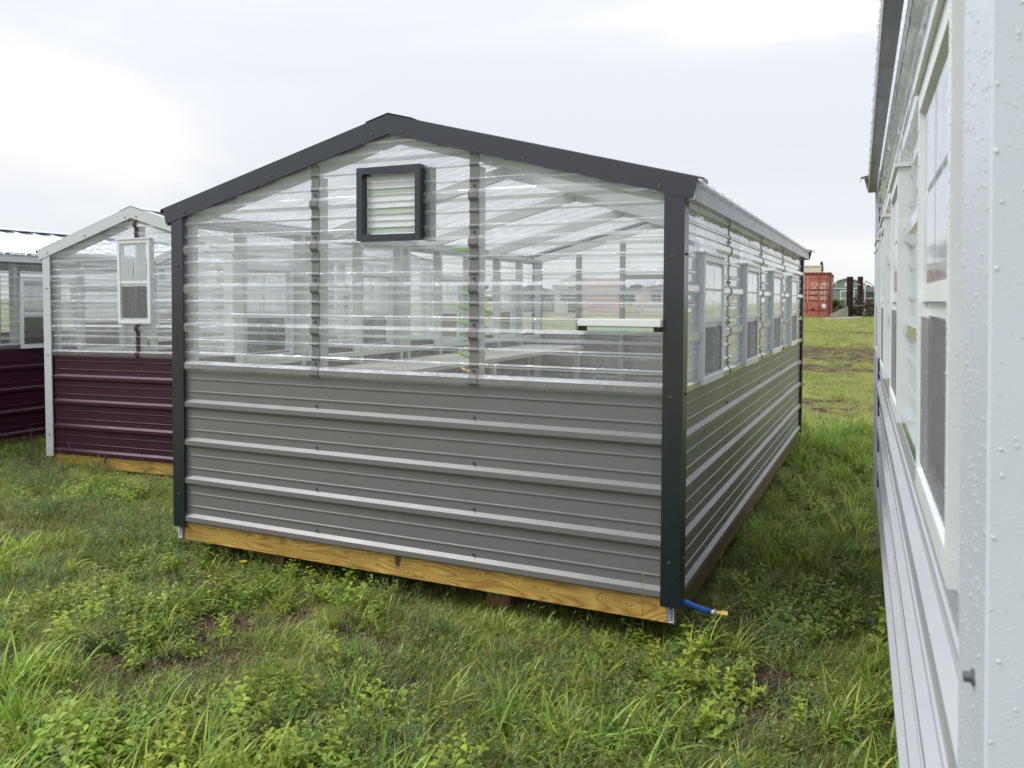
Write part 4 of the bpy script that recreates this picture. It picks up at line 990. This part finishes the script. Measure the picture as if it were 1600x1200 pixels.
def t_long(n=34, r=.06, l0=.12, l1=.27, w=.0075, cols=BRIGHT):
    T = Tuft()
    for _ in range(n): 
        c = pick(cols); T.blade(disc(r), G.uniform(0, 6.283), G.uniform(.05, .65), G.uniform(l0, l1), w * G.uniform(.6, 1.3), G.uniform(.5, 1.9), c, 5, c * 1.15)
    return T
def t_weed(stems=7, h=.13, leaf=.032, cols=GREENS):
    T = Tuft()
    for _ in range(stems):
        b = np.array(disc(.06)); az = G.uniform(0, 6.283); ln = h * G.uniform(.6, 1.2); c = pick(cols); lean = G.uniform(.1, .7)
        d = np.array([math.cos(az) * math.sin(lean), math.sin(az) * math.sin(lean), math.cos(lean)])
        T.blade(b, az, lean, ln, .003, 0.0, c * .8, 2)
        n = 5
        for k in range(1, n + 1):
            p = b + d * ln * k / n; sz = leaf * (1.15 - .12 * k) * G.uniform(.8, 1.2); a0 = az + k * 1.57 + G.uniform(-.3, .3)
            for s_ in (0, math.pi): T.leaf(p, a0 + s_, G.uniform(.0, .6), sz, sz * .55, c * G.uniform(.85, 1.2))
    return T
def t_feather(stems=9, h=.10):
    T = Tuft()
    for _ in range(stems):
        b = np.array(disc(.08)); az = G.uniform(0, 6.283); ln = h * G.uniform(.6, 1.3); c = pick(BLUEG if G.uniform() < .5 else GREENS); lean = G.uniform(.2, .9)
        d = np.array([math.cos(az) * math.sin(lean), math.sin(az) * math.sin(lean), math.cos(lean)])
        T.blade(b, az, lean, ln, .0022, 0.0, c * .8, 2)
        for k in range(1, 10):
            p = b + d * ln * k / 9
            for _j in range(2): T.blade(p, G.uniform(0, 6.283), G.uniform(.5, 1.4), G.uniform(.012, .026), .0042, .2, c * G.uniform(.8, 1.25), 2)
    return T
def t_broad(n=13, r=.03, l0=.07, l1=.16, w=.013, cols=BRIGHT):
    T = Tuft()
    for _ in range(n):
        c = pick(cols); T.blade(disc(r), G.uniform(0, 6.283), G.uniform(.5, 1.15), G.uniform(l0, l1), w * G.uniform(.7, 1.2), G.uniform(.2, 1.0), c, 4)
    return T
kinds = [t_fine(110, .12, .03, .075, .0028), t_fine(120, .13, .02, .06, .0026), t_fine(80, .12, .04, .10, .0034, .06), t_fine(80, .12, .03, .08, .0028, .4),
         t_long(30, .06, .10, .21, .0075), t_long(20, .05, .11, .25, .0105), t_long(36, .07, .07, .15, .0055, GREENS),
         t_weed(7, .10, .034), t_weed(6, .15, .05, BRIGHT), t_feather(), t_feather(12, .14), t_broad(), t_fine(40, .10, .05, .14, .0035, 1.0), t_weed(10, .11, .022, BLUEG), t_fine(110, .14, .02, .07, .0035, .2, PALE), t_fine(90, .14, .04, .10, .004, .1, PALE)]
tuft_col = bpy.data.collections.new('tuft_sources')
for i, T in enumerate(kinds):
    o_ = bpy.data.objects.new('tuft_%02d' % i, T.mesh('tuft_%02d' % i)); tuft_col.objects.link(o_)
KF = [0, 1, 2, 3]; KL = [4, 5]; KM = 6; KW = [7, 8, 13]; KFE = [9, 10]; KB = 11; KS = 12

FOOT = [(-3.02, -.04, .07, 5.40, 0, 0, 0)]
def inside(x, y):
    m_ = (x > -2.98) & (x < -.06) & (y > .55) & (y < 5.38)
    m_ |= (x > -6.25) & (x < -4.12) & (y > 1.95) & (y < 5.2)
    m_ |= (x > -9.9) & (x < -7.4) & (y > .4) & (y < 5.2)
    xe = oE.x - WE + .06 - (y - oE.y) * EY
    m_ |= (x > xe) & (x < xe + 3) & (y > oE.y) & (y < oE.y + 6)
    return m_
pts_all = []
def scatter(x0, x1, y0, y1, dens, zone, seed, fn=None):
    g = np.random.default_rng(seed); n = int((x1 - x0) * (y1 - y0) * dens)
    x = g.uniform(x0, x1, n); y = g.uniform(y0, y1, n)
    # keep what the camera's wide surroundings can see
    dx = x - CAM.x; dy = y - CAM.y; r = np.hypot(dx, dy); ang = np.arctan2(dx * rgt.x + dy * rgt.y, dx * fwd.x + dy * fwd.y)
    k = ~inside(x, y) & (np.abs(ang) < .85)
    if fn is not None: k &= fn(x, y, r)
    x, y, r = x[k], y[k], r[k]; D_ = dirt(x, y)
    k = g.uniform(size=len(x)) > D_ * .93; x, y, r, D_ = x[k], y[k], r[k], D_[k]; n = len(x)
    n1 = vnoise(x, y, 1.3, 21); n2 = vnoise(x, y, 2.6, 22); n3 = vnoise(x, y, .9, 23); u = g.uniform(size=n)
    kind = g.choice(KF, n, p=[.35, .3, .2, .15]); sc_ = g.uniform(.75, 1.25, n)
    if zone == 'near':
        kind = np.where((n2 > .52) & (u < .40), g.choice(KFE, n), kind)
        kind = np.where((n1 > .58) & (u > .80), g.choice(KW, n), kind)
        kind = np.where((n3 > .5) & (u > .40) & (u < .52), KB, kind)
        kind = np.where((u > .52) & (u < .575), KM, kind)
        kind = np.where((u > .575) & (u < .625), KS, kind)
        # long bright grass in the foreground and in clumps
        lg = np.exp(-(((x + 2.3) / .75) ** 2 + ((y + 1.9) / .55) ** 2)) + np.exp(-(((x + .15) / .45) ** 2 + ((y + .95) / .28) ** 2)) + .8 * np.exp(-(((x + 3.9) / .35) ** 2 + ((y + .55) / .3) ** 2)) + .7 * np.exp(-(((x - .85) / .2) ** 2 + ((y + .35) / .4) ** 2)) + .7 * np.exp(-(((x + 1.1) / .8) ** 2 + ((y + 1.75) / .35) ** 2))
        lg += .22 * (n1 > .78)
        kind = np.where(g.uniform(size=n) < np.clip(lg, 0, .75) * .42, g.choice(KL + [KM], n), kind)
        wd = np.exp(-(((x + 2.05) / .5) ** 2 + ((y + .12) / .22) ** 2)) + .8 * np.exp(-(((x + .95) / .6) ** 2 + ((y + 1.25) / .3) ** 2)) + .6 * np.exp(-(((x - .1) / .4) ** 2 + ((y + .45) / .25) ** 2))
        kind = np.where(g.uniform(size=n) < wd * .38, g.choice(KW, n), kind)
        # lower under and against the sheds
        nearb = (x > -3.15) & (x < .03) & (y > -.22)
        sc_ = np.where(nearb, sc_ * .75, sc_)
        kind = np.where(nearb & np.isin(kind, KL), KM, kind)
    elif zone == 'gap':
        t = np.clip((y - 3.5) / 2.5, 0, 1); kind = np.where(u < .12 + .45 * t, g.choice(KL + [KM], n), kind); kind = np.where(u > .9, g.choice(KW, n), kind)
        sc_ = sc_ * (1 + .25 * t)
    elif zone == 'mid':
        kind = np.where(u < .7, g.choice([14, 15], n), kind); kind = np.where((n1 > .62) & (u > .6), g.choice([KM, 2], n), kind); sc_ = sc_ * 1.1
    elif zone == 'far':
        kind = np.where((n1 > .6) & (u < .3), 6, g.choice([14, 14, 15, 0], n)); sc_ = sc_ * (1.0 + .008 * r)
    sc_ = sc_ * (1 - .45 * D_)
    pts_all.append((x, y, gz(x, y) - .012 * D_, kind, sc_, g.uniform(0, 6.283, n), g.normal(0, .12, n), g.normal(0, .12, n)))
scatter(-8.5, 1.6, -3.0, 1.0, 400, 'near', 1)
scatter(-.2, 1.4, 1.0, 6.8, 240, 'gap', 2)
scatter(-9, -2.9, 1.0, 3.5, 150, 'near', 3)
scatter(-.8, 2.2, 6.8, 14, 120, 'mid', 4, lambda x, y, r: (x < 2.2))
scatter(-4.5, 3.0, 14, 46, 55, 'far', 5, lambda x, y, r: x > -1.2 - (y - 14) * .1)
scatter(-26, -1, 6.0, 46, 5, 'far', 6)
cat_ = [np.concatenate([p_[i] for p_ in pts_all]) for i in range(8)]
n = len(cat_[0])
me = bpy.data.meshes.new('grass'); me.from_pydata(np.stack(cat_[:3], -1).tolist(), [], [])
a = me.attributes.new('which', 'INT', 'POINT'); a.data.foreach_set('value', cat_[3].astype(np.int32))
a = me.attributes.new('size', 'FLOAT', 'POINT'); a.data.foreach_set('value', cat_[4].astype(np.float32))
a = me.attributes.new('spin', 'FLOAT_VECTOR', 'POINT'); a.data.foreach_set('vector', np.stack([cat_[6], cat_[7], cat_[5]], -1).reshape(-1).astype(np.float32))
me.materials.append(M['leaf'])
grass = bpy.data.objects.new('grass', me); COL.objects.link(grass); tag(grass, 'wet green grass and low weeds covering the field around the sheds', 'grass', kind='stuff')
ng = bpy.data.node_groups.new('scatter_tufts', 'GeometryNodeTree')
ng.interface.new_socket('Geometry', in_out='INPUT', socket_type='NodeSocketGeometry'); ng.interface.new_socket('Geometry', in_out='OUTPUT', socket_type='NodeSocketGeometry')
gi = ng.nodes.new('NodeGroupInput'); go = ng.nodes.new('NodeGroupOutput'); ip = ng.nodes.new('GeometryNodeInstanceOnPoints'); ci = ng.nodes.new('GeometryNodeCollectionInfo')
ci.inputs['Collection'].default_value = tuft_col; ci.inputs['Separate Children'].default_value = True; ci.inputs['Reset Children'].default_value = True
def na(name, dt):
    q = ng.nodes.new('GeometryNodeInputNamedAttribute'); q.data_type = dt; q.inputs['Name'].default_value = name; return q
aw, asz, asp = na('which', 'INT'), na('size', 'FLOAT'), na('spin', 'FLOAT_VECTOR')
ip.inputs['Pick Instance'].default_value = True
ng.links.new(gi.outputs[0], ip.inputs['Points']); ng.links.new(ci.outputs[0], ip.inputs['Instance']); ng.links.new(aw.outputs[0], ip.inputs['Instance Index'])
e2r = ng.nodes.new('FunctionNodeEulerToRotation'); ng.links.new(asp.outputs[0], e2r.inputs[0]); ng.links.new(e2r.outputs[0], ip.inputs['Rotation']); ng.links.new(asz.outputs[0], ip.inputs['Scale'])
ng.links.new(ip.outputs[0], go.inputs[0])
md = grass.modifiers.new('scatter', 'NODES'); md.node_group = ng

# single plants one can point at
def plant(name, T, label, cat, loc, group=None):
    o_ = bpy.data.objects.new(name, T.mesh(name)); COL.objects.link(o_); o_.location = (loc[0], loc[1], float(gz(loc[0], loc[1]))); return tag(o_, label, cat, group)
DARKL = np.array([(.045, .10, .025), (.055, .12, .03)])
T = Tuft()
for k in range(11): T.blade(disc(.02), k * .6 + .3, G.uniform(.5, 1.1), G.uniform(.12, .2), .028, G.uniform(.2, .7), pick(DARKL), 5)
plant('dock_plant', T, 'dark green broad-leaved dock plant by the bare soil patch at lower left', 'plant', (-2.27, -1.10))
T = Tuft()
for k in range(60): T.blade(disc(.05), G.uniform(0, 6.283), G.uniform(.3, 1.1), G.uniform(.18, .34), .006, G.uniform(.3, 1.2), pick(GREENS), 5)
plant('grass_clump', T, 'fine arching grass clump at the left edge of the lawn', 'plant', (-3.95, -.75))
T = Tuft()
for k in range(70): T.blade(disc(.04), G.uniform(0, 6.283), G.uniform(.3, 1.2), G.uniform(.15, .30), .0055, G.uniform(.3, 1.3), pick(GREENS), 5)
plant('grass_clump', T, 'fine arching grass clump in the shade right of the blue hose stub', 'plant', (.22, .05))
YEL = np.array([.75, .55, .03])
T = Tuft(); T.blade((0, 0, 0), .4, .15, .135, .003, .1, GREENS[0], 3)
for k in range(7): T.leaf((.018, .008, .134), k * .9, .5, .026, .026, YEL)
plant('yellow_flower', T, 'single yellow flower in the weeds before the wooden front board', 'flower', (-2.36, -.22))
def stalk(h, az, lean):
    T = Tuft(); tip = T.blade((0, 0, 0), az, lean, h, .0035, .05, np.array([.17, .21, .06]), 6)
    for k in range(26):
        f = .55 + .45 * k / 26; T.blade((math.cos(az) * math.sin(lean) * h * f, math.sin(az) * math.sin(lean) * h * f, math.cos(lean) * h * f * .995), k * 2.4, .5, .016, .004, .2, np.array([.24, .27, .09]), 2)
    return T
for h, az, ln_, loc, lab in ((.42, 1.0, .06, (.13, .16), 'tall thin seed stalk rising past the hose stub coupling'), (.40, 2.2, .05, (-.13, -.14), 'tall thin seed stalk in front of the right end of the wooden board'),
                             (.36, .2, .12, (.40, .30), 'tall thin seed stalk in the shaded grass between the sheds')):
    plant('seed_stalk', stalk(h, az, ln_), lab, 'stalk', loc, 'seed stalks by the corner post')
T = Tuft()
for k in range(26): T.blade(disc(.07), G.uniform(0, 6.283), G.uniform(.2, 1.2), G.uniform(.08, .16), .004, G.uniform(.1, .8), np.array([.30, .13, .05]) * G.uniform(.6, 1.2), 3)
plant('dead_grass_clump', T, 'rusty brown dead grass clump in the middle foreground', 'plant', (-.60, -.88))
T = Tuft()
for k in range(34): T.blade(disc(.09), G.uniform(0, 6.283), G.uniform(.6, 1.4), G.uniform(.09, .18), .004, G.uniform(.1, .5), pick(STRAW), 3)
plant('straw_clump', T, 'pale straw clump in the grass left of the yellow flower', 'plant', (-2.85, -.22))
